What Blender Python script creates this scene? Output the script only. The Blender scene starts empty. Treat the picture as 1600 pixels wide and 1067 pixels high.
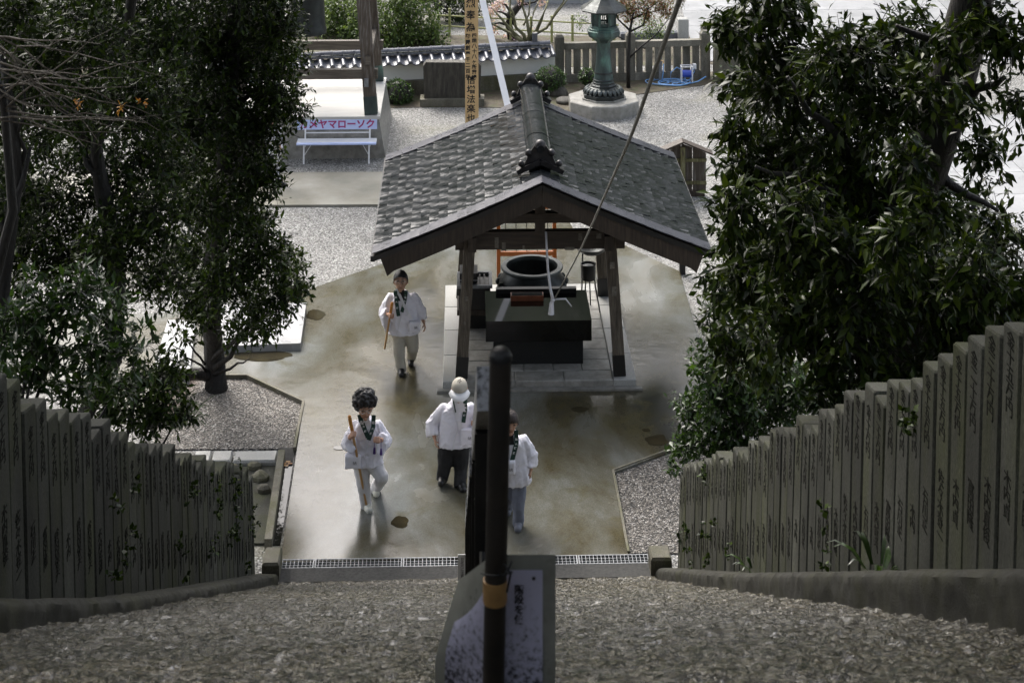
import bpy, math, random
import numpy as np
from mathutils import Vector, Matrix, noise
from mathutils.bvhtree import BVHTree
R = math.radians
random.seed(7)
scn = bpy.context.scene
col = scn.collection

# ------------------------------------------------------------------ camera, world, sun, exposure
H, TH, FPX = 11.3, R(1.58), 2750.0
cam = bpy.data.cameras.new('camera')
cam.sensor_width = 36.0
cam.lens = 36.0 * FPX / 1600
cam.shift_y = -(533.5 + 600) / 1600
cam.clip_start, cam.clip_end = 0.1, 3000
cam.dof.use_dof = True
cam.dof.focus_distance = 23.0
cam.dof.aperture_fstop = 10.0
co = bpy.data.objects.new('camera', cam)
co.location = (0, 0, H)
co.rotation_euler = (R(90), 0, -TH)
col.objects.link(co)
scn.camera = co

SUN_EL, SUN_AZ = 47.0, -26.0          # azimuth measured from +Y towards +X
w = bpy.data.worlds.new('World')
scn.world = w
w.use_nodes = True
nt = w.node_tree
bg = nt.nodes['Background']
sky = nt.nodes.new('ShaderNodeTexSky')
sky.sky_type = 'NISHITA'
sky.sun_disc = False
sky.sun_elevation = R(SUN_EL)
sky.sun_rotation = R(SUN_AZ)
sky.air_density, sky.dust_density, sky.ozone_density = 1.0, 6.0, 1.0
hs = nt.nodes.new('ShaderNodeHueSaturation')
hs.inputs['Saturation'].default_value = 0.5
nt.links.new(sky.outputs[0], hs.inputs['Color'])
nt.links.new(hs.outputs[0], bg.inputs[0])
bg.inputs[1].default_value = 0.15
sl = bpy.data.lights.new('sun', 'SUN')
sl.energy = 0.65
sl.angle = R(25)
sl.color = (1.0, 0.98, 0.95)
so = bpy.data.objects.new('sun', sl)
d_ = Vector((math.sin(R(SUN_AZ)) * math.cos(R(SUN_EL)), math.cos(R(SUN_AZ)) * math.cos(R(SUN_EL)), math.sin(R(SUN_EL))))
so.rotation_euler = d_.to_track_quat('Z', 'Y').to_euler()
so.location = (0, 30, 40)
col.objects.link(so)
vs = scn.view_settings
vs.view_transform = 'Standard'
vs.look = 'None'
vs.exposure = 1.45
vs.gamma = 1
vs.use_curve_mapping = False
scn.cycles.max_bounces = 6
scn.cycles.transparent_max_bounces = 8

# ------------------------------------------------------------------ pixel (1600 x 1067) -> place in the world
CT, ST = math.cos(TH), math.sin(TH)
def D(px, py, zc):
    xc = (px - 800) * zc / FPX
    return Vector((xc * CT + zc * ST, -xc * ST + zc * CT, H - (py + 600) * zc / FPX))
def P(px, py, z=0.0):
    return D(px, py, FPX * (H - z) / (py + 600))
def XY(px, py, z=0.0):
    p = P(px, py, z)
    return (p.x, p.y)

# ------------------------------------------------------------------ mesh helpers
class MB:
    def __init__(s):
        s.v, s.f = [], []
    def add(s, vs_, fs):
        n = len(s.v)
        s.v += [tuple(v) for v in vs_]
        s.f += [tuple(i + n for i in f) for f in fs]
        return s
    def box(s, x0, x1, y0, y1, z0, z1, M=None):
        vs_ = [Vector((x, y, z)) for z in (z0, z1) for y in (y0, y1) for x in (x0, x1)]
        if M: vs_ = [M @ v for v in vs_]
        return s.add(vs_, [(0, 2, 3, 1), (4, 5, 7, 6), (0, 1, 5, 4), (2, 6, 7, 3), (0, 4, 6, 2), (1, 3, 7, 5)])
    def prism(s, poly, z0, z1):
        n = len(poly)
        a = sum(poly[i][0] * poly[(i + 1) % n][1] - poly[(i + 1) % n][0] * poly[i][1] for i in range(n))
        if a < 0: poly = poly[::-1]
        return s.add([(x, y, z0) for x, y in poly] + [(x, y, z1) for x, y in poly],
              [tuple(range(n, 2 * n)), tuple(range(n))[::-1]] + [(i, (i + 1) % n, n + (i + 1) % n, n + i) for i in range(n)])
    def bar(s, a, b, w_, h_, up=(0, 0, 1), w2=None, h2=None):
        a, b = Vector(a), Vector(b)
        d = (b - a).normalized()
        r = d.cross(Vector(up))
        if r.length < 1e-4: r = Vector((1, 0, 0))
        r.normalize()
        u = r.cross(d)
        vs_ = []
        for p, ww, hh in ((a, w_, h_), (b, w2 or w_, h2 or h_)):
            vs_ += [p - r * ww / 2 - u * hh / 2, p + r * ww / 2 - u * hh / 2, p + r * ww / 2 + u * hh / 2, p - r * ww / 2 + u * hh / 2]
        return s.add(vs_, [(0, 1, 2, 3), (7, 6, 5, 4), (0, 4, 5, 1), (1, 5, 6, 2), (2, 6, 7, 3), (3, 7, 4, 0)])
    def rings(s, rs, cap0=True, cap1=True):
        n = len(rs[0])
        vs_ = [v for r in rs for v in r]
        fs = []
        for k in range(len(rs) - 1):
            for i in range(n):
                j = (i + 1) % n
                fs.append((k * n + i, k * n + j, (k + 1) * n + j, (k + 1) * n + i))
        if cap0: fs.append(tuple(range(n))[::-1])
        if cap1: fs.append(tuple(range((len(rs) - 1) * n, len(rs) * n)))
        return s.add(vs_, fs)
    def tube(s, pts, rad, n=8):
        pts = [Vector(p) for p in pts]
        if not hasattr(rad, '__len__'): rad = [rad] * len(pts)
        rs = []
        ref = Vector((0.31, 0.17, 0.93))
        for i, p in enumerate(pts):
            d = (pts[min(i + 1, len(pts) - 1)] - pts[max(i - 1, 0)]).normalized()
            a = d.cross(ref)
            if a.length < 0.1: a = d.cross(Vector((1, 0, 0)))
            a.normalize()
            b = d.cross(a)
            rs.append([p + (a * math.cos(2 * math.pi * k / n) + b * math.sin(2 * math.pi * k / n)) * rad[i] for k in range(n)])
        return s.rings(rs)
    def lathe(s, prof, n=24, c=(0, 0, 0), ph=0.0, cap=True):
        c = Vector(c)
        return s.rings([[c + Vector((r * math.cos(ph + 2 * math.pi * k / n), r * math.sin(ph + 2 * math.pi * k / n), z)) for k in range(n)] for r, z in prof], cap, cap)
    def sphere(s, c, r, n=10, m=6, M=None):
        c = Vector(c)
        if not hasattr(r, '__len__'): r = (r, r, r)
        rs = []
        for i in range(m + 1):
            t = math.pi * (i + 0.02 if i == 0 else i - 0.02 if i == m else i) / m
            ring = []
            for k in range(n):
                v = Vector((r[0] * math.sin(t) * math.cos(2 * math.pi * k / n), r[1] * math.sin(t) * math.sin(2 * math.pi * k / n), -r[2] * math.cos(t)))
                ring.append(c + (M @ v if M else v))
            rs.append(ring)
        return s.rings(rs)
    def capsule(s, a, ra, b, rb, n=10, flat=False):
        s.tube([a, b], [ra, rb], n)
        s.sphere(a, ra, n, 6)
        if not flat: s.sphere(b, rb, n, 6)
        return s
    def mesh(s, name, mat, smooth=False, off=(0, 0, 0)):
        me = bpy.data.meshes.new(name)
        o = Vector(off)
        me.from_pydata([tuple(Vector(v) - o) for v in s.v], [], s.f)
        if mat: me.materials.append(mat)
        if smooth:
            me.polygons.foreach_set('use_smooth', [True] * len(me.polygons))
        me.update()
        return me
    def build(s, name, mat, parent=None, smooth=False, local=False, auto=None):
        off = (0, 0, 0) if (local or not parent) else wl(parent)
        me = s.mesh(name, mat, smooth, off)
        if auto is not None:
            me.polygons.foreach_set('use_smooth', [True] * len(me.polygons))
            me.set_sharp_from_angle(angle=R(auto))
        return link(name, me, parent)

def wl(o):
    v = Vector((0, 0, 0))
    while o:
        v = v + o.location
        o = o.parent
    return v
def link(name, data, parent=None):
    o = bpy.data.objects.new(name, data)
    col.objects.link(o)
    if parent: o.parent = parent
    return o
def tag(o, label=None, cat=None, group=None, kind=None):
    if label: o['label'] = label
    if cat: o['category'] = cat
    if group: o['group'] = group
    if kind: o['kind'] = kind
    return o
def E(name, label, cat, loc=(0, 0, 0), group=None, kind=None):
    o = bpy.data.objects.new(name, None)
    o.empty_display_size = 0.2
    o.location = loc
    col.objects.link(o)
    return tag(o, label, cat, group, kind)
def inst(name, me, parent, M):
    o = link(name, me, parent)
    o.matrix_local = Matrix.Translation(-wl(parent)) @ M if parent else M
    return o
def frame(o, x, y, z):
    M = Matrix.Identity(4)
    for i, a in enumerate((x, y, z)):
        for k in range(3): M[k][i] = a[k]
    for k in range(3): M[k][3] = o[k]
    return M
def copy_tree(o, parent=None):
    c = o.copy()
    col.objects.link(c)
    if parent: c.parent = parent
    for ch in [x for x in col.objects if x.parent == o and x != c]:
        copy_tree(ch, c)
    return c
_tc = {}
def text_mesh(body, size, mat, ext=0.002, spacing=1.0, bold=0.0):
    k = (body, size, mat.name, ext, spacing, bold)
    if k not in _tc:
        c = bpy.data.curves.new('lettering', 'FONT')
        c.body = body
        c.size = size
        c.align_x = 'CENTER'
        c.align_y = 'CENTER'
        c.extrude = ext
        c.resolution_u = 1
        c.offset = bold
        c.space_line = spacing
        o = bpy.data.objects.new('lettering', c)
        col.objects.link(o)
        dg = bpy.context.evaluated_depsgraph_get()
        me = bpy.data.meshes.new_from_object(o.evaluated_get(dg))
        bpy.data.objects.remove(o)
        me.materials.clear()
        me.materials.append(mat)
        _tc[k] = me
    return _tc[k]
def remesh(name, mb, mat, voxel, parent, smooth_it=4, disp=None, decim=None):
    o = link(name, mb.mesh(name, mat), parent)
    m = o.modifiers.new('r', 'REMESH')
    m.mode = 'VOXEL'
    m.voxel_size = voxel
    m.use_smooth_shade = True
    if smooth_it:
        m = o.modifiers.new('s', 'SMOOTH')
        m.iterations = smooth_it
        m.factor = 0.5
    if disp:
        for (st, sc) in disp:
            t = bpy.data.textures.new('folds', 'CLOUDS')
            t.noise_scale = sc
            m = o.modifiers.new('d', 'DISPLACE')
            m.texture = t
            m.strength = st
            m.mid_level = 0.5
    if decim:
        m = o.modifiers.new('c', 'DECIMATE')
        m.ratio = decim
    dg = bpy.context.evaluated_depsgraph_get()
    me = bpy.data.meshes.new_from_object(o.evaluated_get(dg))
    o.modifiers.clear()
    o.data = me
    me.materials.clear()
    me.materials.append(mat)
    me.polygons.foreach_set('use_smooth', [True] * len(me.polygons))
    return o

# ------------------------------------------------------------------ materials
def nodes(name):
    m = bpy.data.materials.new(name)
    m.use_nodes = True
    n = m.node_tree
    return m, n, n.nodes['Principled BSDF']
def ramp(n, src, stops):
    r = n.nodes.new('ShaderNodeValToRGB')
    e = r.color_ramp.elements
    while len(e) < len(stops): e.new(0.5)
    for i, (p, c) in enumerate(stops):
        e[i].position = p
        e[i].color = (c[0], c[1], c[2], 1) if hasattr(c, '__len__') else (c, c, c, 1)
    n.links.new(src, r.inputs[0])
    return r.outputs[0]
def noise_n(n, vec, scale, detail=4, rough=0.55, dist=0.0):
    t = n.nodes.new('ShaderNodeTexNoise')
    t.inputs['Scale'].default_value = scale
    t.inputs['Detail'].default_value = detail
    t.inputs['Roughness'].default_value = rough
    t.inputs['Distortion'].default_value = dist
    n.links.new(vec, t.inputs['Vector'])
    return t.outputs[0]
def math_n(n, op, a, b):
    t = n.nodes.new('ShaderNodeMath')
    t.operation = op
    for i, x in enumerate((a, b)):
        if isinstance(x, (int, float)): t.inputs[i].default_value = x
        else: n.links.new(x, t.inputs[i])
    return t.outputs[0]
def mix_n(n, fac, a, b, mode='MIX'):
    t = n.nodes.new('ShaderNodeMix')
    t.data_type = 'RGBA'
    t.blend_type = mode
    for i, x in ((0, fac), (6, a), (7, b)):
        if isinstance(x, (int, float)): t.inputs[i].default_value = x
        elif isinstance(x, tuple): t.inputs[i].default_value = (*x, 1)
        else: n.links.new(x, t.inputs[i])
    return t.outputs[2]
def coords(n, stretch=None, rnd=True):
    tc = n.nodes.new('ShaderNodeTexCoord')
    v = tc.outputs['Object']
    mp = n.nodes.new('ShaderNodeMapping')
    n.links.new(v, mp.inputs['Vector'])
    if stretch: mp.inputs['Scale'].default_value = stretch
    if rnd:
        oi = n.nodes.new('ShaderNodeObjectInfo')
        s = math_n(n, 'MULTIPLY', oi.outputs['Random'], 37.0)
        cx = n.nodes.new('ShaderNodeCombineXYZ')
        for i in range(3): n.links.new(s, cx.inputs[i])
        n.links.new(cx.outputs[0], mp.inputs['Location'])
    return mp.outputs[0]
def bump_n(n, b, h, dist, strength=1.0):
    t = n.nodes.new('ShaderNodeBump')
    t.inputs['Strength'].default_value = strength
    t.inputs['Distance'].default_value = dist
    n.links.new(h, t.inputs['Height'])
    n.links.new(t.outputs[0], b.inputs['Normal'])
    return t
def M_(name, cols, scale=6, detail=5, rough=(0.5, 0.7), bump=0.0, bscale=60, metal=0.0, stretch=None, var=0.0, rnd=True, spec=0.5, lo=0.3, hi=0.7, coat=0.0):
    m, n, b = nodes(name)
    v = coords(n, stretch, rnd)
    f = noise_n(n, v, scale, detail, 0.62)
    k = len(cols)
    c = ramp(n, f, [(lo + (hi - lo) * i / max(k - 1, 1), cc) for i, cc in enumerate(cols)])
    if var:
        oi = n.nodes.new('ShaderNodeObjectInfo')
        g = ramp(n, oi.outputs['Random'], [(0, 1 - var), (1, 1 + var)])
        c = mix_n(n, 1.0, c, g, 'MULTIPLY')
    n.links.new(c, b.inputs['Base Color'])
    n.links.new(ramp(n, noise_n(n, v, scale * 2.3, 3), [(0.3, rough[0]), (0.7, rough[1])]), b.inputs['Roughness'])
    b.inputs['Metallic'].default_value = metal
    b.inputs['Specular IOR Level'].default_value = spec
    b.inputs['Coat Weight'].default_value = coat
    b.inputs['Coat Roughness'].default_value = 0.1
    if bump: bump_n(n, b, noise_n(n, v, bscale, 4, 0.6), bump)
    return m

def gravel_mat(name, stops, vscale, big, wet=(0.35, 0.7), bumpd=0.02):
    m, n, b = nodes(name)
    v = coords(n, None, False)
    t = n.nodes.new('ShaderNodeTexVoronoi')
    t.inputs['Scale'].default_value = vscale
    n.links.new(v, t.inputs['Vector'])
    sp = n.nodes.new('ShaderNodeSeparateColor')
    n.links.new(t.outputs['Color'], sp.inputs[0])
    c = ramp(n, sp.outputs[0], stops)
    gap = ramp(n, t.outputs['Distance'], [(0.35, 1.0), (0.75, 0.25)])
    c = mix_n(n, 1.0, c, gap, 'MULTIPLY')
    t2 = n.nodes.new('ShaderNodeTexVoronoi')
    t2.inputs['Scale'].default_value = vscale * 0.43
    n.links.new(v, t2.inputs['Vector'])
    sp2 = n.nodes.new('ShaderNodeSeparateColor')
    n.links.new(t2.outputs['Color'], sp2.inputs[0])
    c = mix_n(n, 1.0, c, ramp(n, sp2.outputs[1], [(0, 0.8), (0.6, 1.0), (1, 1.15)]), 'MULTIPLY')
    bn = noise_n(n, v, 0.32, 5, 0.6)
    c = mix_n(n, ramp(n, bn, [(0.56, 0.0), (0.66, 0.75)]), c, mix_n(n, 0.6, c, big))
    c = mix_n(n, 1.0, c, ramp(n, noise_n(n, v, 1.3, 4), [(0.3, 0.85), (0.7, 1.1)]), 'MULTIPLY')
    n.links.new(c, b.inputs['Base Color'])
    n.links.new(ramp(n, sp.outputs[1], [(0, wet[0]), (1, wet[1])]), b.inputs['Roughness'])
    h = math_n(n, 'SUBTRACT', 1.0, t.outputs['Distance'])
    h = math_n(n, 'ADD', h, math_n(n, 'MULTIPLY', sp.outputs[2], 0.6))
    bump_n(n, b, h, bumpd)
    return m
G_STOPS = [(0, (0.12, 0.12, 0.11)), (0.35, (0.27, 0.265, 0.245)), (0.75, (0.40, 0.395, 0.37)), (1, (0.58, 0.58, 0.56))]
m_gravel = gravel_mat('gravel', G_STOPS, 40, (0.20, 0.19, 0.11))
m_gravel2 = gravel_mat('gravel_coarse', [(0, (0.05, 0.045, 0.04)), (0.4, (0.15, 0.135, 0.115)), (0.8, (0.30, 0.275, 0.24)), (1, (0.5, 0.48, 0.45))], 40, (0.24, 0.13, 0.08), bumpd=0.03)

def concrete_mat():
    m, n, b = nodes('wet_concrete')
    v = coords(n, None, False)
    v2 = coords(n, (1.0, 0.55, 1.0), False)
    a = noise_n(n, v2, 0.55, 7, 0.62, 0.3)
    c = ramp(n, a, [(0.32, (0.03, 0.03, 0.026)), (0.44, (0.064, 0.056, 0.031)), (0.53, (0.096, 0.094, 0.074)), (0.66, (0.155, 0.165, 0.158))])
    g = noise_n(n, v, 1.7, 5, 0.6, 0.5)
    c = mix_n(n, ramp(n, g, [(0.55, 0.0), (0.72, 0.7)]), c, (0.074, 0.064, 0.026))
    c = mix_n(n, 1.0, c, ramp(n, noise_n(n, v, 90, 3, 0.7), [(0.25, 0.6), (0.5, 1.0), (0.75, 1.4)]), 'MULTIPLY')
    # paler towards the drier shrine end: worn, lighter concrete
    sx = n.nodes.new('ShaderNodeSeparateXYZ')
    n.links.new(v, sx.inputs[0])
    dry = ramp(n, math_n(n, 'ADD', math_n(n, 'MULTIPLY', sx.outputs[1], 0.05), math_n(n, 'MULTIPLY', a, 0.5)), [(1.47, 0.0), (1.75, 1.0)])
    c = mix_n(n, math_n(n, 'MULTIPLY', dry, 0.6), c, (0.24, 0.24, 0.205))
    n.links.new(c, b.inputs['Base Color'])
    p = noise_n(n, v2, 0.8, 5, 0.55, 0.6)
    wet = ramp(n, p, [(0.33, 0.36), (0.46, 0.20), (0.62, 0.08)])
    wet = mix_n(n, dry, wet, (0.5, 0.5, 0.5))
    n.links.new(wet, b.inputs['Roughness'])
    h = math_n(n, 'ADD', noise_n(n, v, 55, 4, 0.7), math_n(n, 'MULTIPLY', noise_n(n, v, 6, 4, 0.6), 2.0))
    bump_n(n, b, h, 0.0011, 1.0)
    return m
m_conc = concrete_mat()
m_concpath = M_('path_concrete', [(0.12, 0.12, 0.09), (0.20, 0.19, 0.15), (0.27, 0.26, 0.22)], 0.9, 7, (0.35, 0.6), 0.003, 60, rnd=False)
m_strip = M_('strip_concrete', [(0.035, 0.035, 0.034), (0.07, 0.07, 0.066)], 30, 6, (0.75, 0.9), 0.003, 80, rnd=False, spec=0.15)
m_pale = M_('pale_paving', [(0.24, 0.245, 0.25), (0.33, 0.335, 0.34)], 1.2, 5, (0.25, 0.5), 0.002, 50, var=0.08)
m_soil = M_('soil', [(0.035, 0.028, 0.018), (0.08, 0.065, 0.04), (0.06, 0.075, 0.025)], 3, 7, (0.7, 0.9), 0.02, 30, rnd=False)
m_hill = M_('hill_soil', [(0.02, 0.018, 0.012), (0.05, 0.042, 0.025)], 3, 7, (0.7, 0.95), 0.03, 20, rnd=False)

def step_mat():
    m, n, b = nodes('wet_granite_step')
    v = coords(n, None, True)
    a = noise_n(n, v, 62, 5, 0.66)
    c = ramp(n, a, [(0.38, (0.036, 0.029, 0.013)), (0.50, (0.085, 0.075, 0.045)), (0.63, (0.21, 0.195, 0.145))])
    sq = noise_n(n, coords(n, (1.0, 1.7, 1.0), True), 26, 3, 0.55, 0.5)
    pit = ramp(n, sq, [(0.36, 1.0), (0.452, 0.8), (0.478, 0.03), (0.498, 0.03), (0.525, 0.85), (0.7, 1.0)])
    c = mix_n(n, 1.0, mix_n(n, 1.0, c, pit, 'MULTIPLY'), (0.86, 0.84, 0.78), 'MULTIPLY')
    c = mix_n(n, ramp(n, noise_n(n, v, 1.3, 4), [(0.44, 0.0), (0.62, 0.85)]), c, mix_n(n, 0.6, c, mix_n(n, 1.0, pit, (0.085, 0.062, 0.014), 'MULTIPLY')))
    n.links.new(c, b.inputs['Base Color'])
    n.links.new(ramp(n, noise_n(n, v, 14, 3), [(0.35, 0.10), (0.65, 0.34)]), b.inputs['Roughness'])
    h = math_n(n, 'ADD', noise_n(n, v, 52, 5, 0.62, 0.6), math_n(n, 'MULTIPLY', noise_n(n, v, 12, 3), 0.8))
    sp_ = n.nodes.new('ShaderNodeSeparateColor')
    n.links.new(pit, sp_.inputs[0])
    h = math_n(n, 'ADD', h, math_n(n, 'MULTIPLY', sp_.outputs[0], 0.9))
    bt = bump_n(n, b, h, 0.011, 1.0)
    b.inputs['Coat Weight'].default_value = 1.0
    b.inputs['Coat Roughness'].default_value = 0.05
    b.inputs['Specular IOR Level'].default_value = 0.3
    n.links.new(bt.outputs[0], b.inputs['Coat Normal'])
    return m
m_step = step_mat()

def fence_mat(name, c0, c1, moss, coat=0.0, zs=0.35, spec=0.3):
    m, n, b = nodes(name)
    v = coords(n, (1, 1, zs), True)
    a = noise_n(n, v, 4.5, 7, 0.7)
    c = ramp(n, a, [(0.28, c0), (0.6, c1), (0.8, tuple(x * 1.6 for x in c1))])
    c = mix_n(n, ramp(n, noise_n(n, v, 2.0, 5, 0.65), [(0.48, 0.0), (0.68, 0.65)]), c, moss)
    c = mix_n(n, 1.0, c, ramp(n, noise_n(n, v, 130, 3, 0.7), [(0.3, 0.55), (0.5, 1.0), (0.72, 1.55)]), 'MULTIPLY')
    oi = n.nodes.new('ShaderNodeObjectInfo')
    c = mix_n(n, 1.0, c, ramp(n, oi.outputs['Random'], [(0, 0.75), (1, 1.25)]), 'MULTIPLY')
    n.links.new(c, b.inputs['Base Color'])
    n.links.new(ramp(n, noise_n(n, v, 9, 3), [(0.3, 0.6), (0.7, 0.85)]), b.inputs['Roughness'])
    b.inputs['Specular IOR Level'].default_value = spec
    bt = bump_n(n, b, noise_n(n, v, 70, 5, 0.7), 0.006)
    b.inputs['Coat Weight'].default_value = coat
    b.inputs['Coat Roughness'].default_value = 0.15
    n.links.new(bt.outputs[0], b.inputs['Coat Normal'])
    return m
m_fence = fence_mat('wet_fence_granite', (0.020, 0.020, 0.017), (0.064, 0.065, 0.053), (0.050, 0.055, 0.022), 0.0, 0.35, 0.15)
m_fence2 = fence_mat('weathered_fence_granite', (0.085, 0.08, 0.065), (0.19, 0.18, 0.15), (0.05, 0.05, 0.03))
m_plinth = fence_mat('wet_plinth_granite', (0.010, 0.0095, 0.007), (0.034, 0.033, 0.024), (0.036, 0.037, 0.010), 0.15, 1.0, 0.3)
m_mossstone = fence_mat('mossy_stone', (0.07, 0.065, 0.045), (0.15, 0.14, 0.11), (0.07, 0.075, 0.02))
m_carve = M_('carved_shadow_stone', [(0.012, 0.012, 0.010), (0.022, 0.022, 0.018)], 40, 3, (0.8, 0.95), spec=0.05)
m_granite = M_('grey_granite', [(0.22, 0.22, 0.20), (0.34, 0.34, 0.32), (0.42, 0.42, 0.40)], 90, 4, (0.35, 0.55), 0.002, 120, var=0.12)
m_pave = M_('platform_paving', [(0.15, 0.145, 0.13), (0.24, 0.235, 0.21), (0.32, 0.31, 0.29)], 7, 7, (0.3, 0.55), 0.003, 90, var=0.14)
m_darkstone = M_('dark_monument_stone', [(0.018, 0.016, 0.012), (0.045, 0.04, 0.03), (0.08, 0.075, 0.06)], 5, 7, (0.5, 0.8), 0.006, 50, stretch=(3, 3, 0.5))
m_blackgran = M_('polished_black_granite', [(0.002, 0.002, 0.002), (0.004, 0.004, 0.004)], 60, 3, (0.03, 0.06), spec=0.5)
m_blackgran2 = M_('honed_black_granite', [(0.010, 0.011, 0.011), (0.02, 0.021, 0.021)], 60, 3, (0.25, 0.4), spec=0.3)
m_wood = M_('dark_old_wood', [(0.016, 0.011, 0.007), (0.035, 0.024, 0.016), (0.055, 0.04, 0.027)], 5, 6, (0.45, 0.7), 0.003, 40, stretch=(6, 6, 0.5), var=0.15)
m_woodh = M_('dark_old_beam_wood', [(0.016, 0.011, 0.007), (0.035, 0.024, 0.016), (0.055, 0.04, 0.027)], 5, 6, (0.45, 0.7), 0.003, 40, stretch=(0.5, 6, 6), var=0.15)
m_post = M_('worn_post_wood', [(0.03, 0.022, 0.014), (0.085, 0.068, 0.048), (0.17, 0.145, 0.11)], 4, 7, (0.5, 0.75), 0.004, 50, stretch=(7, 7, 0.45))
m_greywood = M_('weathered_grey_wood', [(0.045, 0.036, 0.026), (0.09, 0.075, 0.058), (0.13, 0.115, 0.095)], 4, 6, (0.5, 0.8), 0.004, 40, stretch=(0.5, 6, 6))
m_greywoodv = M_('weathered_grey_board', [(0.03, 0.022, 0.015), (0.06, 0.046, 0.033), (0.13, 0.12, 0.11)], 4, 6, (0.5, 0.8), 0.004, 40, stretch=(6, 6, 0.5), var=0.2)
m_mosswood = M_('mossy_wood', [(0.045, 0.035, 0.018), (0.11, 0.105, 0.04), (0.2, 0.19, 0.11)], 8, 6, (0.6, 0.85), 0.005, 40, stretch=(3, 3, 0.6))
m_copper = M_('wet_copper_sheet', [(0.010, 0.0115, 0.012), (0.016, 0.018, 0.020), (0.026, 0.028, 0.032)], 3, 5, (0.11, 0.2), 0.005, 9, metal=0.0, var=0.10, spec=0.17)
m_cap = M_('copper_cap_sheet', [(0.045, 0.046, 0.058), (0.065, 0.067, 0.082)], 3, 4, (0.25, 0.34), 0.001, 9, metal=0.25, var=0.08)
m_tile = M_('wet_roof_tile', [(0.075, 0.08, 0.095), (0.13, 0.135, 0.155)], 6, 4, (0.2, 0.38), 0.002, 40, var=0.15)
m_ridge = M_('ridge_ornament', [(0.02, 0.018, 0.017), (0.05, 0.048, 0.05)], 8, 4, (0.25, 0.4), 0.003, 40, metal=0.4)
m_bronze = M_('dark_bronze', [(0.018, 0.021, 0.021), (0.045, 0.052, 0.05)], 6, 5, (0.28, 0.5), 0.004, 60, metal=0.55)
m_rim = M_('worn_bronze_rim', [(0.045, 0.055, 0.055), (0.08, 0.092, 0.092)], 5, 4, (0.35, 0.5), metal=0.4)
m_verd = M_('verdigris_bronze', [(0.03, 0.04, 0.04), (0.05, 0.075, 0.07), (0.11, 0.22, 0.18)], 3.2, 6, (0.3, 0.5), 0.004, 40, metal=0.35, stretch=(1, 1, 0.5))
m_iron = M_('dark_iron', [(0.012, 0.012, 0.012), (0.03, 0.028, 0.026)], 12, 4, (0.35, 0.55), 0.002, 60, metal=0.3)
m_rail = M_('wet_rail_sheen', [(0.03, 0.03, 0.03), (0.22, 0.22, 0.22), (0.36, 0.36, 0.37)], 55, 3, (0.25, 0.4), 0.003, 90, lo=0.36, hi=0.55)  # pale flecks put sky reflected in wet droplets into the steel's colour
m_rust = M_('brown_pipe', [(0.02, 0.018, 0.015), (0.045, 0.036, 0.028)], 9, 5, (0.35, 0.6), 0.002, 40, metal=0.2)
m_galv = M_('galvanised_steel', [(0.17, 0.18, 0.19), (0.27, 0.28, 0.29)], 20, 3, (0.45, 0.6), metal=0.5)
m_black = M_('black_paint', [(0.008, 0.008, 0.008), (0.016, 0.016, 0.016)], 9, 3, (0.3, 0.45))
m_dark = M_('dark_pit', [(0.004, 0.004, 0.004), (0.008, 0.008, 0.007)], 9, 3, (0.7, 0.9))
m_white = M_('white_paint', [(0.72, 0.73, 0.74), (0.8, 0.8, 0.8)], 6, 3, (0.35, 0.5))
m_plaster = M_('white_plaster', [(0.62, 0.63, 0.58), (0.74, 0.74, 0.71)], 1.6, 6, (0.6, 0.8), 0.002, 50, rnd=False)
m_floorc = M_('tower_floor', [(0.42, 0.41, 0.38), (0.52, 0.51, 0.48)], 1.2, 5, (0.35, 0.6), 0.001, 50, stretch=(0.5, 2, 1))
m_lightblue = M_('pale_blue_paint', [(0.45, 0.55, 0.85), (0.55, 0.63, 0.88)], 6, 3, (0.35, 0.5))
m_blue = M_('blue_hose', [(0.14, 0.32, 0.62), (0.22, 0.42, 0.72)], 12, 2, (0.25, 0.4))
m_bluedark = M_('blue_plastic', [(0.03, 0.07, 0.4), (0.05, 0.1, 0.5)], 6, 2, (0.3, 0.4))
m_red = M_('magenta_lettering', [(0.30, 0.02, 0.12), (0.36, 0.03, 0.16)], 6, 2, (0.4, 0.5))
m_ink = M_('black_ink', [(0.01, 0.01, 0.01), (0.02, 0.02, 0.02)], 6, 2, (0.5, 0.6))
m_newwood = M_('fresh_cedar', [(0.56, 0.38, 0.18), (0.68, 0.48, 0.25)], 2.5, 5, (0.55, 0.7), 0.001, 40, stretch=(8, 8, 0.3))
m_orange = M_('vermilion_paint', [(0.40, 0.10, 0.015), (0.5, 0.14, 0.02)], 6, 3, (0.35, 0.5))
m_redbrown = M_('red_brown_copper', [(0.20, 0.07, 0.035), (0.28, 0.10, 0.05)], 9, 3, (0.3, 0.4), metal=0.3)
m_slip = M_('old_paper', [(0.10, 0.09, 0.075), (0.24, 0.22, 0.18)], 30, 3, (0.6, 0.8), var=0.3)
m_cord = M_('white_cord', [(0.6, 0.6, 0.64), (0.78, 0.78, 0.8)], 60, 3, (0.6, 0.8), 0.003, 120)
m_rope = M_('grey_rope', [(0.12, 0.115, 0.10), (0.28, 0.27, 0.24)], 60, 3, (0.6, 0.8), 0.004, 120)
m_bamboo = M_('pale_bamboo', [(0.22, 0.24, 0.08), (0.34, 0.34, 0.15)], 6, 4, (0.4, 0.6))
m_ash = M_('pale_ash', [(0.4, 0.4, 0.4), (0.55, 0.55, 0.55)], 30, 3, (0.8, 0.9))
def water_mat():
    m, n, b = nodes('ditch_water')
    v = coords(n, None, False)
    b.inputs['Base Color'].default_value = (0.02, 0.02, 0.016, 1)
    b.inputs['Roughness'].default_value = 0.03
    b.inputs['IOR'].default_value = 1.33
    bump_n(n, b, noise_n(n, v, 5, 3), 0.004)
    return m
m_water = water_mat()
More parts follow.
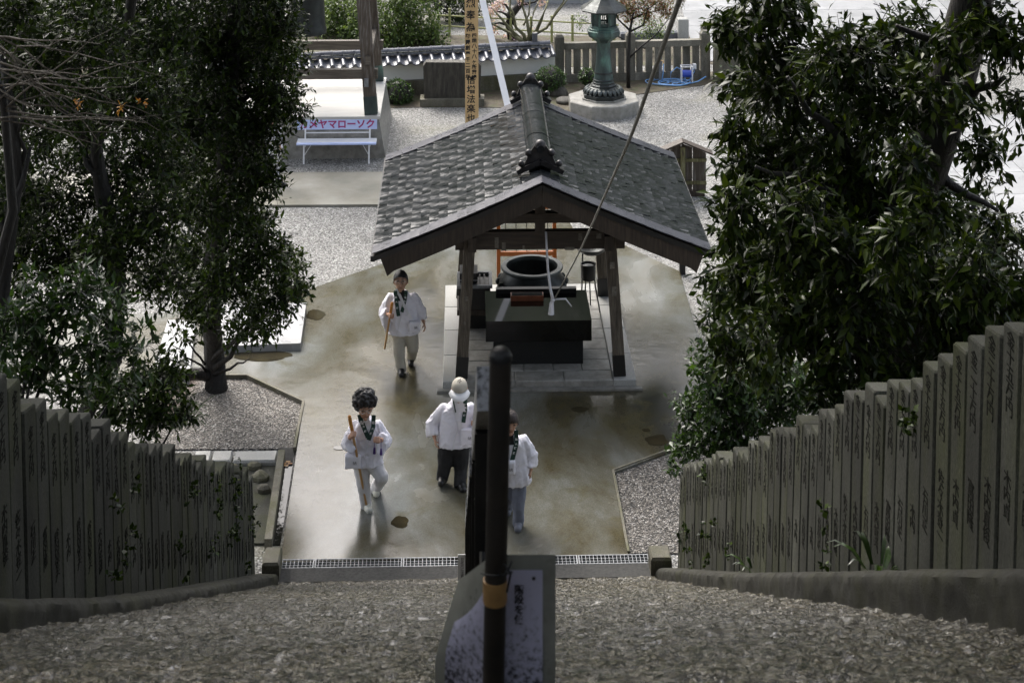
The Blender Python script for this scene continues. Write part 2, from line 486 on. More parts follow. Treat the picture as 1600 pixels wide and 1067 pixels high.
def laminate_mat():
    m, n, b = nodes('stained_laminated_paper')
    v = coords(n, None, False)
    a = noise_n(n, v, 95, 4, 0.7)
    sx = n.nodes.new('ShaderNodeSeparateXYZ')
    n.links.new(v, sx.inputs[0])
    a2 = math_n(n, 'SUBTRACT', a, math_n(n, 'MULTIPLY', math_n(n, 'MULTIPLY', sx.outputs[2], -1.0), 1.1))
    c = ramp(n, a2, [(0.30, (0.05, 0.048, 0.06)), (0.43, (0.50, 0.49, 0.60)), (0.56, (0.62, 0.60, 0.74))])
    n.links.new(c, b.inputs['Base Color'])
    b.inputs['Roughness'].default_value = 0.35
    return m
m_lam = laminate_mat()
m_lamedge = M_('clear_laminate_edge', [(0.24, 0.24, 0.20), (0.36, 0.36, 0.31)], 12, 4, (0.25, 0.4), rnd=False)
m_tape = M_('orange_brown_tape', [(0.34, 0.19, 0.07), (0.46, 0.27, 0.10)], 30, 4, (0.4, 0.5))

def leaf_mat(name, cols, rough=0.3, trans=0.25, spec=0.4):
    m, n, b = nodes(name)
    g = n.nodes.new('ShaderNodeNewGeometry')
    c = ramp(n, g.outputs['Random Per Island'], [(i / (len(cols) - 1), cc) for i, cc in enumerate(cols)])
    n.links.new(c, b.inputs['Base Color'])
    b.inputs['Roughness'].default_value = rough
    b.inputs['Specular IOR Level'].default_value = spec
    tr = n.nodes.new('ShaderNodeBsdfTranslucent')
    n.links.new(mix_n(n, 1.0, c, (1.5, 1.6, 0.6), 'MULTIPLY'), tr.inputs[0])
    mx = n.nodes.new('ShaderNodeMixShader')
    mx.inputs[0].default_value = trans
    n.links.new(b.outputs[0], mx.inputs[1])
    n.links.new(tr.outputs[0], mx.inputs[2])
    n.links.new(mx.outputs[0], n.nodes['Material Output'].inputs[0])
    return m
m_leaf_l = leaf_mat('dark_evergreen_leaf', [(0.007, 0.013, 0.003), (0.016, 0.028, 0.006), (0.028, 0.046, 0.008), (0.052, 0.080, 0.012)], .3, .16, .11)
m_leaf_r = leaf_mat('broad_evergreen_leaf', [(0.006, 0.011, 0.003), (0.014, 0.024, 0.005), (0.024, 0.040, 0.007), (0.055, 0.075, 0.012)], .28, .16, .11)
m_leaf_s = leaf_mat('shrub_leaf', [(0.012, 0.024, 0.006), (0.024, 0.05, 0.010), (0.045, 0.085, 0.017)], 0.3, 0.3)
m_leaf_h = leaf_mat('hedge_leaf', [(0.025, 0.045, 0.010), (0.06, 0.10, 0.02), (0.11, 0.17, 0.04), (0.18, 0.23, 0.08)], 0.4, 0.3)
m_leaf_b = leaf_mat('clipped_bush_leaf', [(0.02, 0.045, 0.010), (0.045, 0.09, 0.02), (0.08, 0.14, 0.035)], 0.4, 0.25)
m_leaf_red = leaf_mat('red_brown_leaf', [(0.10, 0.035, 0.02), (0.2, 0.075, 0.04), (0.12, 0.10, 0.03), (0.09, 0.13, 0.03)], 0.45, 0.3)
m_blossom = leaf_mat('pink_blossom', [(0.5, 0.30, 0.38), (0.6, 0.44, 0.52), (0.66, 0.54, 0.6)], 0.6, 0.3)
m_orangeleaf = leaf_mat('autumn_leaf', [(0.35, 0.13, 0.02), (0.45, 0.22, 0.03)], 0.45, 0.3)
m_bark = M_('dark_bark', [(0.004, 0.0035, 0.003), (0.010, 0.0085, 0.0065), (0.02, 0.017, 0.013)], 6, 6, (0.5, 0.8), 0.02, 14, stretch=(3, 3, 0.6), rnd=False)
m_barkg = M_('mossy_bark', [(0.05, 0.045, 0.025), (0.11, 0.105, 0.05), (0.15, 0.15, 0.08)], 8, 5, (0.6, 0.85), 0.008, 30, rnd=False)

def skin_mat():
    return M_('skin', [(0.40, 0.22, 0.14), (0.48, 0.28, 0.19)], 20, 3, (0.45, 0.6))
m_skin = skin_mat()
m_cloth = M_('white_cotton', [(0.76, 0.75, 0.82), (0.82, 0.81, 0.86)], 4, 4, (0.75, 0.9), 0.004, 22)
m_shirt = M_('white_shirt', [(0.68, 0.68, 0.72), (0.76, 0.76, 0.79)], 6, 4, (0.75, 0.9))
m_blackcloth = M_('black_cloth', [(0.008, 0.008, 0.009), (0.016, 0.016, 0.017)], 8, 4, (0.7, 0.9), 0.004, 22)
m_beige = M_('beige_trousers', [(0.40, 0.375, 0.31), (0.5, 0.475, 0.40)], 5, 4, (0.8, 0.9), 0.004, 22)
m_cream = M_('white_trousers', [(0.58, 0.57, 0.58), (0.68, 0.67, 0.68)], 5, 4, (0.8, 0.9), 0.004, 22)
m_greyblue = M_('grey_blue_trousers', [(0.15, 0.165, 0.215), (0.21, 0.23, 0.29)], 5, 4, (0.8, 0.9), 0.004, 22)
m_sash = M_('dark_green_sash', [(0.008, 0.035, 0.026), (0.014, 0.055, 0.04)], 8, 3, (0.6, 0.8))
m_hair = M_('black_hair', [(0.006, 0.005, 0.005), (0.014, 0.012, 0.011)], 30, 4, (0.35, 0.55), 0.01, 40)
m_hairb = M_('brown_hair', [(0.015, 0.009, 0.006), (0.035, 0.02, 0.014)], 30, 4, (0.35, 0.55), 0.01, 40)
m_shoe_w = M_('white_shoe', [(0.6, 0.6, 0.52), (0.7, 0.7, 0.62)], 8, 3, (0.5, 0.7))
m_shoe_b = M_('black_shoe', [(0.008, 0.008, 0.008), (0.014, 0.014, 0.014)], 8, 3, (0.3, 0.5))
m_shoe_g = M_('grey_shoe', [(0.12, 0.13, 0.16), (0.18, 0.19, 0.22)], 8, 3, (0.5, 0.7))
m_staff = M_('varnished_staff', [(0.36, 0.20, 0.07), (0.5, 0.30, 0.12)], 6, 4, (0.35, 0.5), stretch=(5, 5, 0.5))
m_staffgrip = M_('brocade_grip', [(0.40, 0.13, 0.02), (0.6, 0.30, 0.06)], 60, 2, (0.5, 0.7))
m_capc = M_('beige_cap', [(0.36, 0.335, 0.27), (0.5, 0.47, 0.40)], 6, 3, (0.7, 0.85))
m_purple = M_('purple_tassel', [(0.05, 0.02, 0.14), (0.08, 0.035, 0.2)], 30, 2, (0.7, 0.8))
m_glass = M_('spectacle_wire', [(0.5, 0.5, 0.48), (0.6, 0.6, 0.58)], 6, 2, (0.2, 0.3), metal=0.8)

# ------------------------------------------------------------------ the ground
def sheet(name, poly, z0, z1, mat, kind='structure'):
    return tag(MB().prism(poly, z0, z1).build(name, mat), kind=kind)
g = MB()
g.add([(-1500, -600, 0), (1500, -600, 0), (1500, 2000, 0), (-1500, 2000, 0)], [(0, 1, 2, 3)])
tag(g.build('ground', m_gravel), kind='structure')
AP = 0.05
apron = [XY(438, 877, AP), XY(475, 628, AP), XY(385, 588, AP), XY(60, 596, AP), XY(60, 500, AP), XY(420, 478, AP), XY(500, 446, AP), XY(620, 404, AP), XY(700, 378, AP),
         XY(771, 352, AP), XY(769, 318, AP), XY(881, 318, AP), XY(886, 340, AP), XY(897, 360, AP), XY(963, 377, AP), XY(1062, 424, AP), XY(1100, 560, AP),
         XY(1086, 690, AP), XY(958, 738, AP), XY(982, 867, AP)]
sheet('concrete_apron', apron, -0.1, AP, m_conc)
sheet('cross_path', [XY(100, 322, AP), XY(100, 272, AP), XY(905, 266, AP), XY(905, 317.2, AP)], -0.1, AP - 0.004, m_concpath)
# coarse gravel beds beside the stair foot, edged with a dark kerb
sheet('gravel_bed', [XY(472, 634), XY(386, 592), XY(240, 600), XY(240, 704), XY(456, 703)], -0.1, 0.02, m_gravel2)
sheet('gravel_bed', [XY(962, 737), XY(1084, 693), XY(1180, 700), XY(1120, 866), XY(985, 866)], -0.1, 0.02, m_gravel2)
k = MB()
for a, b in (((300, 590), (386, 590)), ((386, 590), (474, 631)), ((474, 631), (460, 704))):
    k.bar(P(*a, 0.03), P(*b, 0.03), 0.035, 0.10)
for a, b in (((958, 738), (1086, 691)), ((958, 738), (982, 866))):
    k.bar(P(*a, 0.02), P(*b, 0.02), 0.03, 0.085)
tag(k.build('kerb', m_mossstone), kind='structure')
sheet('planting_soil', [XY(560, 170), XY(690, 168), XY(870, 170), XY(905, 190), XY(985, 150), XY(1140, 128), XY(1140, 112), XY(560, 140)], -0.1, 0.012, m_soil)
sheet('garden_soil', [(-14, 43.2), (9, 44.3), (9, 47), (-14, 48)], -0.1, 0.01, m_soil)
m_puddle = M_('puddle', [(0.022, 0.019, 0.012), (0.045, 0.038, 0.02)], 6, 4, (0.04, 0.08), rnd=False)
for i, (px, py, a, b) in enumerate(((626, 815, 14, 9), (1026, 688, 17, 9), (1010, 672, 6, 3), (410, 556, 44, 9), (492, 492, 15, 8), (530, 700, 10, 3), (905, 640, 14, 4))):
    poly = []
    for k in range(18):
        t = 2 * math.pi * k / 18
        f = 1 + .3 * noise.noise((math.cos(t) * 1.3 + i * 5, math.sin(t) * 1.3, 0)) + .15 * noise.noise((math.cos(t) * 4, math.sin(t) * 4 + i, 3))
        poly.append(XY(px + a * f * math.cos(t), py + b * f * math.sin(t), AP))
    tag(MB().prism(poly, AP - .02, AP + .003 + .0006 * i).build('puddle', m_puddle), kind='structure')
# pale paved forecourt on the right, laid in big slabs
pv = E('forecourt_paving', None, None, P(1250, 100), kind='structure')
px0, py0 = 5.6, 45.0
for i in range(7):
    for j in range(8):
        x0, y0 = 5.9 + i * 1.9 + 0.12 * j, 44.4 + j * 1.9
        MB().prism([(x0, y0), (x0 + 1.88, y0), (x0 + 1.98, y0 + 1.88), (x0 + 0.1, y0 + 1.88)], -0.05, 0.03).build('paving_slab', m_pale, pv)
pv2 = E('side_paving', None, None, P(1500, 280), kind='structure')
for i in range(6):
    for j in range(7):
        x0, y0 = 7.3 + i * 1.35, 30.0 + j * 1.35
        MB().box(x0, x0 + 1.335, y0, y0 + 1.335, -0.05, 0.03).build('paving_slab', m_pale, pv2)

# wooded hills out of view, added to darken reflections in altar and wet concrete
hx, hy = np.linspace(-170, 170, 90), np.linspace(72, 190, 46)
hv = []
for y in hy:
    for x in hx:
        t = min(1, (y - 72) / 55)
        z = 46 * (t * t * (3 - 2 * t)) * (0.95 + .12 * noise.noise((x * .012, y * .01, 4)))
        z += (noise.noise((x * .09, y * .09, 1)) * 2.6 + noise.noise((x * .25, y * .25, 2)) * 1.3) * min(1, t * 6) - 0.3
        hv.append((x, y, z))
hf = [(j * 90 + i, j * 90 + i + 1, (j + 1) * 90 + i + 1, (j + 1) * 90 + i) for j in range(45) for i in range(89)]
m_forest = M_('forest_slope', [(0.012, 0.02, 0.008), (0.03, 0.05, 0.015), (0.05, 0.075, 0.025)], .35, 7, (0.7, 0.9), 0.4, 1.2, rnd=False)
tag(MB().add(hv, hf).build('unseen_hills', m_forest, smooth=True), kind='structure')

# ------------------------------------------------------------------ the stair
SH, SS = 0.32, 0.532                       # eye height over the line of noses, and its slope
def nose(y): return H - SH - SS * y
XL, XR = -2.62, 2.66
stair = E('stone_stair', None, None, (0, 20.5, 0), kind='structure')
RISE = 0.16
TREAD = RISE / SS
nst = 68
for i in range(nst):
    yf = 20.55 - i * TREAD                 # front edge (towards the plaza)
    zt = nose(yf) if i else 0.05 + 0.03
    zt = max(zt, 0.08)
    yb = yf - TREAD - 0.03
    if yb < -1.2: break
    near = yf < 9
    near = yf < 13
    nx, ny = (460, 13) if near else (240, 8)
    xs = np.linspace(XL, XR, nx)
    b = MB()
    rows = []
    prof = [(yf, zt - RISE - 0.05), (yf, zt - 0.055), (yf - 0.012, zt - 0.015), (yf - 0.035, zt)] + [(yf - 0.035 - (TREAD) * (t + 1) / ny, zt) for t in range(ny)]
    for r_, (yy, zz) in enumerate(prof):
        row = []
        for x in xs:
            nz = noise.noise((x * 8 + i * 3.1, yy * 8, i * 1.7)) * 0.012 + noise.noise((x * 30, yy * 30 + i, 3.3)) * 0.010 + noise.noise((x * 0.9 + i, 2, yy)) * 0.012
            row.append((x, yy + (nz * 0.8 if 0 < r_ < 4 else 0), zz + (nz if r_ > 1 else 0)))
        rows.append(row)
    vs_ = [v for row in rows for v in row]
    fs = [(a * nx + c, a * nx + c + 1, (a + 1) * nx + c + 1, (a + 1) * nx + c) for a in range(len(rows) - 1) for c in range(nx - 1)]
    fs = [f[::-1] for f in fs]
    b.add(vs_, fs)
    o = b.build('step', m_step, stair, smooth=True)
# solid body below the steps
b = MB()
b.prism([(20.4, -0.2), (20.4, -0.05), (-1.0, nose(-1.0) - 0.3), (-1.0, -0.2)], XL, XR)
b.v = [(z, x, y) for x, y, z in b.v]
tag(b.build('stair_core', m_hill), kind='structure')
# foot of the stair: strip and grates
sheet('concrete_strip', [(-2.35, 20.56), (2.44, 20.56), (2.44, 20.845), (-2.35, 20.845)], -0.1, AP + 0.004, m_strip)
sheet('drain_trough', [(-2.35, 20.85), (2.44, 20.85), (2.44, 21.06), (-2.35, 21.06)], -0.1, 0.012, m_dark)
gl = ['leftmost drain grate, half hidden by the mossy block at the stair foot', 'steel drain grate below the woman with curly hair', 'steel drain grate running in behind the central handrail',
      'steel drain grate right of the laminated notice', 'rightmost drain grate, ending at the block beside the right fence']
x = P(355, 882).x
for i in range(5):
    gx = -2.34 + (P(492, 882).x + 2.34 if i > 0 else 0) + max(0, i - 1) * 1.045
    gw = (P(492, 882).x + 2.34) if i == 0 else 1.045
    if i == 4: gw = 2.435 - gx
    r = E('drain_grate', gl[i], 'drain grate', (gx, 20.95, AP), 'drain grates across the stair foot')
    f = MB()
    f.box(0.005, gw - 0.005, -0.1, -0.085, -0.03, 0.008).box(0.005, gw - 0.005, 0.085, 0.1, -0.03, 0.008)
    f.box(0.005, 0.02, -0.085, 0.085, -0.03, 0.008).box(gw - 0.02, gw - 0.005, -0.085, 0.085, -0.03, 0.008)
    f.build('frame', m_galv, r, local=True)
    f = MB()
    nb = max(3, int(gw / 0.046))
    for q in range(1, nb):
        xx = gw * q / nb
        f.box(xx - 0.0032, xx + 0.0032, -0.085, 0.085, -0.02, 0.006)
    for yy in (-0.03, 0.03): f.box(0.02, gw - 0.02, yy - 0.004, yy + 0.004, -0.02, 0.003)
    f.build('bars', m_galv, r, local=True)

# plinths along both sides of the stair, following the photograph's edge
def plinth(name, pts, xin, xout):
    rs = []
    pts = sorted(pts)
    ys = np.linspace(pts[0][0], pts[-1][0], 420)
    s = 1 if xout > xin else -1
    for y in ys:
        z = float(np.interp(y, [p[0] for p in pts], [p[1] for p in pts]))
        e = noise.noise((y * 1.1, 5.0 + xin, 0)) * 0.05
        zz = z + noise.noise((y * 5, xin, 2.0)) * 0.008
        prof = [(0, -.5), (0, -.30), (0, -.22), (0, -.16), (0, -.11), (0, -.065), (.006, -.03), (.03, -.006), (.08, 0), (.2, 0), (.35, 0)]
        ring = []
        for (px_, pz_) in prof:
            nn = noise.noise((y * 7, pz_ * 16, xin + px_ * 9)) * .016 + noise.noise((y * 19, pz_ * 34, xin + px_ * 20)) * .008
            ring.append((xin + e + s * (px_ - nn * (1 if px_ < .05 else 0)), y, zz + pz_ + (nn * .6 if px_ >= .03 else 0)))
        rs.append(ring + [(xout, y, zz), (xout, y, zz - 0.9)])
    b = MB()
    b.rings(rs)
    return tag(b.build(name, m_plinth, smooth=False, auto=50), kind='structure')
def dz(dist, d): return (dist, H - d)
plinth('stair_plinth', [dz(20.75, 11.25), dz(14.1, 7.76), dz(11.25, 6.24), dz(9.2, 5.10), dz(2.0, 1.18), dz(-1.0, -0.42)], -2.18, -2.95)
plinth('stair_plinth', [dz(20.75, 11.25), dz(15, 8.19), dz(10, 5.46), dz(7.8, 4.26), dz(2.0, 1.10), dz(-1.0, -0.55)], 2.24, 3.05)
# hillsides outside the fences
def hill(s):
    nx, ny = 26, 40
    vs_, fs = [], []
    for j in range(ny):
        y = -4 + 23.5 * j / (ny - 1)
        for i in range(nx):
            x = 2.9 + 22 * (i / (nx - 1)) ** 1.4
            z = max(nose(y), -0.1) - 0.45 + noise.noise((x * 0.5, y * 0.5, s)) * 0.25 - 0.10 * max(0, x - 3)
            vs_.append((s * x, y, max(z, -0.3)))
    for j in range(ny - 1):
        for i in range(nx - 1):
            f = (j * nx + i, j * nx + i + 1, (j + 1) * nx + i + 1, (j + 1) * nx + i)
            fs.append(f if s > 0 else f[::-1])
    tag(MB().add(vs_, fs).build('hillside', m_hill, smooth=True), kind='structure')
hill(-1)
hill(1)

# ------------------------------------------------------------------ stone fences with carved posts
def post_mesh(i, w_, dpt, h, s):
    rr = random.Random(i)
    b = MB()
    c = 0.012
    # local: x depth (0 inner .. dpt outer), y along, top tilts down towards +y
    t = [h + 0.015 + rr.uniform(-.01, .01), h - 0.03 + rr.uniform(-.012, .012)]
    if s < 0: t = t[::-1]
    z0 = -0.1
    rings = []
    for zz in (z0, None):
        ring = []
        for (x, y) in ((0, c), (c, 0), (dpt - c, 0), (dpt, c), (dpt, w_ - c), (dpt - c, w_), (c, w_), (0, w_ - c)):
            ring.append((x, y, z0 if zz is not None else t[0] + (t[1] - t[0]) * y / w_ - 0.0))
        rings.append(ring)
    top = [(dpt / 2 + (x - dpt / 2) * 0.93, w_ / 2 + (y - w_ / 2) * 0.93, z + 0.012) for x, y, z in rings[1]]
    b.rings([rings[0], rings[1], top])
    return b.mesh('post', m_fence)
NAMES = ['木内貞', '木内信夫', '木内', '佐々木登', '富田隆', '木内忠雄', '木内直俊', '鈴田保夫', '佐々木登一', '木内明', '石川正']
AMT = ['金十万円', '金十万円', '金二十万円', '金十五万円', '金三十万円']
def stone_fence(name, label, s, xin, y0, y1, zf, pitch, hgt):
    r = E(name, label, 'fence', (s * xin, (y0 + y1) / 2, zf((y0 + y1) / 2)))
    ms = [post_mesh(i * 13 + (5 if s > 0 else 0), pitch - 0.035, 0.17, hgt, s) for i in range(5)]
    y = y1
    k = 0
    rr = random.Random(31 + s)
    while y > y0:
        pw = pitch - 0.035
        y -= pitch * rr.uniform(0.97, 1.03)
        z = zf(y + pitch / 2)
        sc = rr.uniform(0.95, 1.06)
        M = Matrix.Translation((s * (xin + rr.uniform(-.004, .004)), y, z)) @ Matrix.Rotation(R(1.5) * s + rr.uniform(-.004, .004), 4, 'Y') @ Matrix.Rotation(rr.uniform(-.008, .008), 4, 'X') @ Matrix.Rotation(rr.uniform(-.01, .01), 4, 'Z') @ Matrix.Scale(sc, 4, (0, 0, 1))
        me = ms[k % 5]
        if s < 0: M = M @ Matrix.Rotation(math.pi, 4, 'Z') @ Matrix.Translation((0, -pw, 0))
        p = inst('post', me, r, M)
        for body, zc_, sz in ((AMT[rr.randrange(5)], 0.79 * hgt, 0.082), (NAMES[rr.randrange(len(NAMES))], 0.27 * hgt, 0.082)):
            t = text_mesh('\n'.join(body), sz, m_carve, 0.002, 0.92)
            o = link('inscription', t, p)
            o.matrix_local = frame((-0.0005, pw / 2, zc_ + rr.uniform(-.035, .05)), (0, -1.4, 0), (0, 0, 1), (-1, 0, 0))
        k += 1
    # beam that ties the posts at the back
    b = MB()
    b.bar((s * (xin + 0.20), y0, zf(y0) + 0.75), (s * (xin + 0.20), y1, zf(y1) + 0.75), 0.06, 0.12)
    b.build('rail', m_fence, r)
zl = lambda y: float(np.interp(y, [-1, 2, 9.2, 11.25, 14.1, 20.75], [H + .42, H - 1.18, H - 5.10, H - 6.24, H - 7.76, H - 11.25]))
zr = lambda y: float(np.interp(y, [-1, 2, 7.8, 10, 15, 20.75], [H + .55, H - 1.10, H - 4.26, H - 5.46, H - 8.19, H - 11.25]))
stone_fence('stone_fence', 'row of dark carved stone posts descending along the left side of the stair', -1, 2.43, 2.0, 20.6, zl, 0.305, 1.13)
stone_fence('stone_fence', 'row of mossy carved stone posts stepping up along the right side of the stair', 1, 2.50, 1.0, 20.5, zr, 0.285, 1.10)

# ------------------------------------------------------------------ central handrail
def handrail(y0, y1, xr, h0, h1, label, post_at):
    r = E('handrail', label, 'handrail', (xr, y0, nose(y0)), 'handrail sections down the middle of the stair')
    b = MB()
    b.bar((xr, y0, nose(y0) + h0), (xr, y1, nose(y1) + h1), 0.055, 0.10)
    b.build('rail', m_rail, r)
    for yy in post_at:
        hh = h0 + (h1 - h0) * (yy - y0) / (y1 - y0) - 0.055
        q = MB()
        q.box(xr - 0.028, xr + 0.028, yy - 0.03, yy + 0.03, nose(yy) - 0.15, nose(yy) + hh)
        q.build('post', m_iron, r)
    b = MB()
    b.bar((xr, y0, nose(y0) + 0.30), (xr, y1, nose(y1) + 0.30), 0.03, 0.04)
    b.build('lower_rail', m_iron, r)
handrail(4.3, 7.0, 0.060, 0.72, 0.74, 'uppermost wet handrail section, just behind the brown pipe post', (5.0, 6.9))
handrail(7.1, 12.5, 0.052, 0.69, 0.70, 'middle handrail section between the pipe post and the stair foot', (7.4, 9.8, 12.3))
handrail(12.6, 20.3, 0.046, 0.66, 0.66, 'lowest handrail section, ending at the drain grates', (13.0, 15.5, 18.0, 20.2))
# near pipe post with the laminated notice
zp = 3.7
pt = D(782, 552, zp)
pb = Vector((pt.x - 0.0185, pt.y, nose(pt.y) - 0.12))
pr = E('pipe_post', 'thick brown pipe post with rounded cap in the middle of the stair', 'post', (pb.x, pb.y, pb.z))
rp = 0.0232
b = MB()
b.tube([pb, pt + Vector((0, 0, -0.012))], rp, 20)
b.build('pipe', m_rust, pr, auto=40)
b = MB()
b.lathe([(rp + 0.001, -0.014), (rp + 0.001, -0.004), (rp * 0.85, 0.006), (rp * 0.5, 0.012), (0.003, 0.014)], 20, pt)
b.build('cap', m_iron, pr, auto=40)
b = MB()
za = D(775, 905, zp).z
zb = D(775, 938, zp).z
b.lathe([(rp + 0.0015, zb - 0.003), (rp + 0.0025, zb), (rp + 0.0025, za), (rp + 0.0015, za)], 20, (pt.x - 0.0115, pt.y, 0))
b.build('tape_band', m_tape, pr, auto=40)
b = MB()
b.tube([D(800, 876, zp - 0.04), D(794, 890, zp - 0.045), D(786, 900, zp - 0.047), D(779, 893, zp - 0.045), D(787, 880, zp - 0.045), D(798, 895, zp - 0.04), D(792, 925, zp - 0.045)], 0.0022, 6)
b.tube([D(752, 895, zp - 0.01), D(765, 899, zp - 0.04), D(785, 899, zp - 0.045), D(800, 893, zp - 0.02)], 0.0022, 6)
b.build('tie_cord', m_black, pr, smooth=True)
# laminated sheet behind the pipe, its left half bent back
def lam(name, x0, x1, y0, y1, mat, off, parent):
    n = 28
    rows = []
    for j in range(n + 1):
        v = j / n
        row = []
        for i in range(n + 1):
            u = x0 + (x1 - x0) * i / n
            yy = y0 + (y1 - y0) * v
            # u in pixels about the pipe; left of it the sheet is bent away from the viewer
            t = max(0.0, (770 - u)) / 85
            left_cut = 0
            du = u
            if u < 770:
                du = 770 - (770 - u) * (0.62 + 0.38 * min(1, v * 1.7)) - 6 * v
                yy = yy + 40 * t * (1 - v) ** 2
            else:
                yy = yy + 10 * math.sin((u - 770) / 25) * v * v
            row.append(D(du, yy, zp + 0.035 + 0.10 * t + 0.006 * math.sin(v * 5 + u * 0.03) + off))
        rows.append(row)
    vs_ = [v for r_ in rows for v in r_]
    m = n + 1
    fs = [(a * m + c, (a + 1) * m + c, (a + 1) * m + c + 1, a * m + c + 1) for a in range(n) for c in range(n)]
    return MB().add(vs_, fs).build(name, mat, parent, smooth=True)
ln = E('laminated_notice', 'water-stained laminated paper notice tied behind the brown pipe post', 'notice', tuple(D(780, 1000, zp + 0.04)))
lam('laminate', 684, 868, 866, 1130, m_lamedge, 0.0, ln)
lam('paper', 700, 848, 890, 1095, m_lam, -0.0025, ln)
t = text_mesh('\n'.join('階段を使'), 0.021, m_ink, 0.0003, 1.0, 0.0005)
inst('lettering', t, ln, frame(D(811, 945, zp + 0.022), (CT, -ST, 0), (0, 0, 1), (-ST, -CT, 0)))
t = text_mesh('●', 0.010, m_ink, 0.0003)
inst('lettering', t, ln, frame(D(834, 904, zp + 0.022), (CT, -ST, 0), (0, 0, 1), (-ST, -CT, 0)))
# small white sign plate low on the last post
sp = D(723, 878, 20.25)
sr = E('sign_plate', 'small white sign plate on the last handrail post at the stair foot', 'sign', (sp.x, 20.1, sp.z))
MB().box(sp.x - 0.055, sp.x + 0.045, 20.14, 20.15, sp.z - 0.15, sp.z + 0.15).build('plate', m_white, sr)
inst('lettering', text_mesh('\n'.join('お足元に注意'), 0.042, m_ink, 0.0005, 0.95), sr, frame((sp.x - 0.005, 20.138, sp.z), (1, 0, 0), (0, 0, 1), (0, -1, 0)))
MB().box(sp.x + 0.045, sp.x + 0.08, 20.14, 20.17, sp.z - 0.03, sp.z + 0.02).build('bracket', m_iron, sr)

# blocks at the stair foot, ditch, slabs
def block(name, label, cat, px0, px1, ya, yb, z1, mat, group=None):
    a, b_ = P(px0, yb, z1), P(px1, ya, z1)
    c = Vector(((a.x + b_.x) / 2, (a.y + b_.y) / 2, 0))
    m = MB()
    x0, x1, y0, y1 = a.x, P(px1, yb, z1).x, a.y, b_.y
    m.rings([[(x0, y0, 0), (x1, y0, 0), (x1, y1, 0), (x0, y1, 0)], [(x0, y0, z1 - .03), (x1, y0, z1 - .03), (x1, y1, z1 - .03), (x0, y1, z1 - .03)],
             [(x0 + .02, y0 + .02, z1), (x1 - .02, y0 + .02, z1), (x1 - .02, y1 - .02, z1), (x0 + .02, y1 - .02, z1)]])
    m.v = [(v[0] - c.x, v[1] - c.y, v[2]) for v in m.v]
    o = m.build(name, mat, None)
    o.location = c
    return tag(o, label, cat, group)
block('stone_block', 'mossy stone end block below the lowest posts of the left fence', 'stone block', 409, 436, 853, 880, 0.26, m_mossstone)
block('stone_block', 'wet grey end block below the lowest posts of the right fence', 'stone block', 1017, 1050, 850, 872, 0.26, m_mossstone)
# ditch beside the apron
dl = [(420, 850), (452, 700)]
sheet('ditch_water', [XY(425, 852), XY(438, 852), XY(461, 706), XY(447, 706)], -0.05, 0.014, m_water)
b = MB()
b.bar(P(419, 852, 0.07), P(440, 712, 0.07), 0.09, 0.16)
tag(b.build('ditch_kerb', m_mossstone), 'mossy kerb along the left edge of the water ditch', 'kerb', kind='structure')
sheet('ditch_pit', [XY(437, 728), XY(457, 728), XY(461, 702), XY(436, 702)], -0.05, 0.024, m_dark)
fl = MB()
for q in range(5):
    c = P(441 + q * 3, 720 + (q % 3) * 3, 0.035)
    fl.box(c.x - .03, c.x + .03, c.y - .02, c.y + .02, 0.026, 0.03)
tag(fl.build('fallen_leaves', m_orangeleaf), 'orange fallen leaves lying in the dark ditch pit', 'leaves', kind='stuff')
sheet('cement_patch', [XY(300, 722), XY(433, 722), XY(418, 852), XY(300, 852)], -0.1, 0.03, m_fence)
for i, (x0, x1) in enumerate(((300, 327), (329, 360), (363, 431))):
    block('edging_slab', ['short purplish edging slab nearest the fern clump', 'middle grey edging slab beside the gravel bed', 'long pale edging slab ending at the ditch'][i], 'stone slab', x0, x1, 703, 720, 0.10, m_granite, 'edging slabs along the gravel bed')
for i, (px, py, sx_, lb) in enumerate(((362, 733, .12, 'pale broken stone just below the middle edging slab'), (398, 728, .10, 'small broken stone below the long pale edging slab'), (405, 745, .13, 'rough broken stone next to the mossy ditch kerb'), (412, 764, .09, 'lowest broken stone beside the ditch kerb'))):
    c = P(px, py, 0.06)
    o = MB().sphere((0, 0, 0), (sx_, sx_ * .8, .07), 8, 5)
    o.v = [tuple(Vector(v) * (1 + .35 * noise.noise(Vector(v) * 9 + Vector((i, 0, 0))))) for v in o.v]
    ob = o.build('rubble_stone', m_mossstone)
    ob.location = c
    tag(ob, lb, 'stone', 'broken stones by the ditch')
def flat_slab(label, pts, z1, npart):
    ctr = sum((P(*p, z1) for p in pts), Vector()) / len(pts)
    r = E('stone_slab', label, 'stone slab', (ctr.x, ctr.y, 0))
    A, B, C, Dd = [P(*p, z1) for p in pts]     # left-back, right-back, right-front, left-front
    for i in range(npart):
        t0, t1 = i / npart + 0.002, (i + 1) / npart - 0.002
        q = [A.lerp(B, t0), A.lerp(B, t1), Dd.lerp(C, t1), Dd.lerp(C, t0)]
        MB().prism([(v.x, v.y) for v in q], 0.02, z1).build('slab', m_pale, r)
flat_slab('low pale stone slab between the left tree and the concrete apron', [(330, 476), (479, 473), (470, 536), (318, 542)], 0.16, 4)
flat_slab('pale stone slab partly hidden by the left tree trunk', [(262, 500), (306, 500), (296, 585), (236, 588)], 0.16, 2)

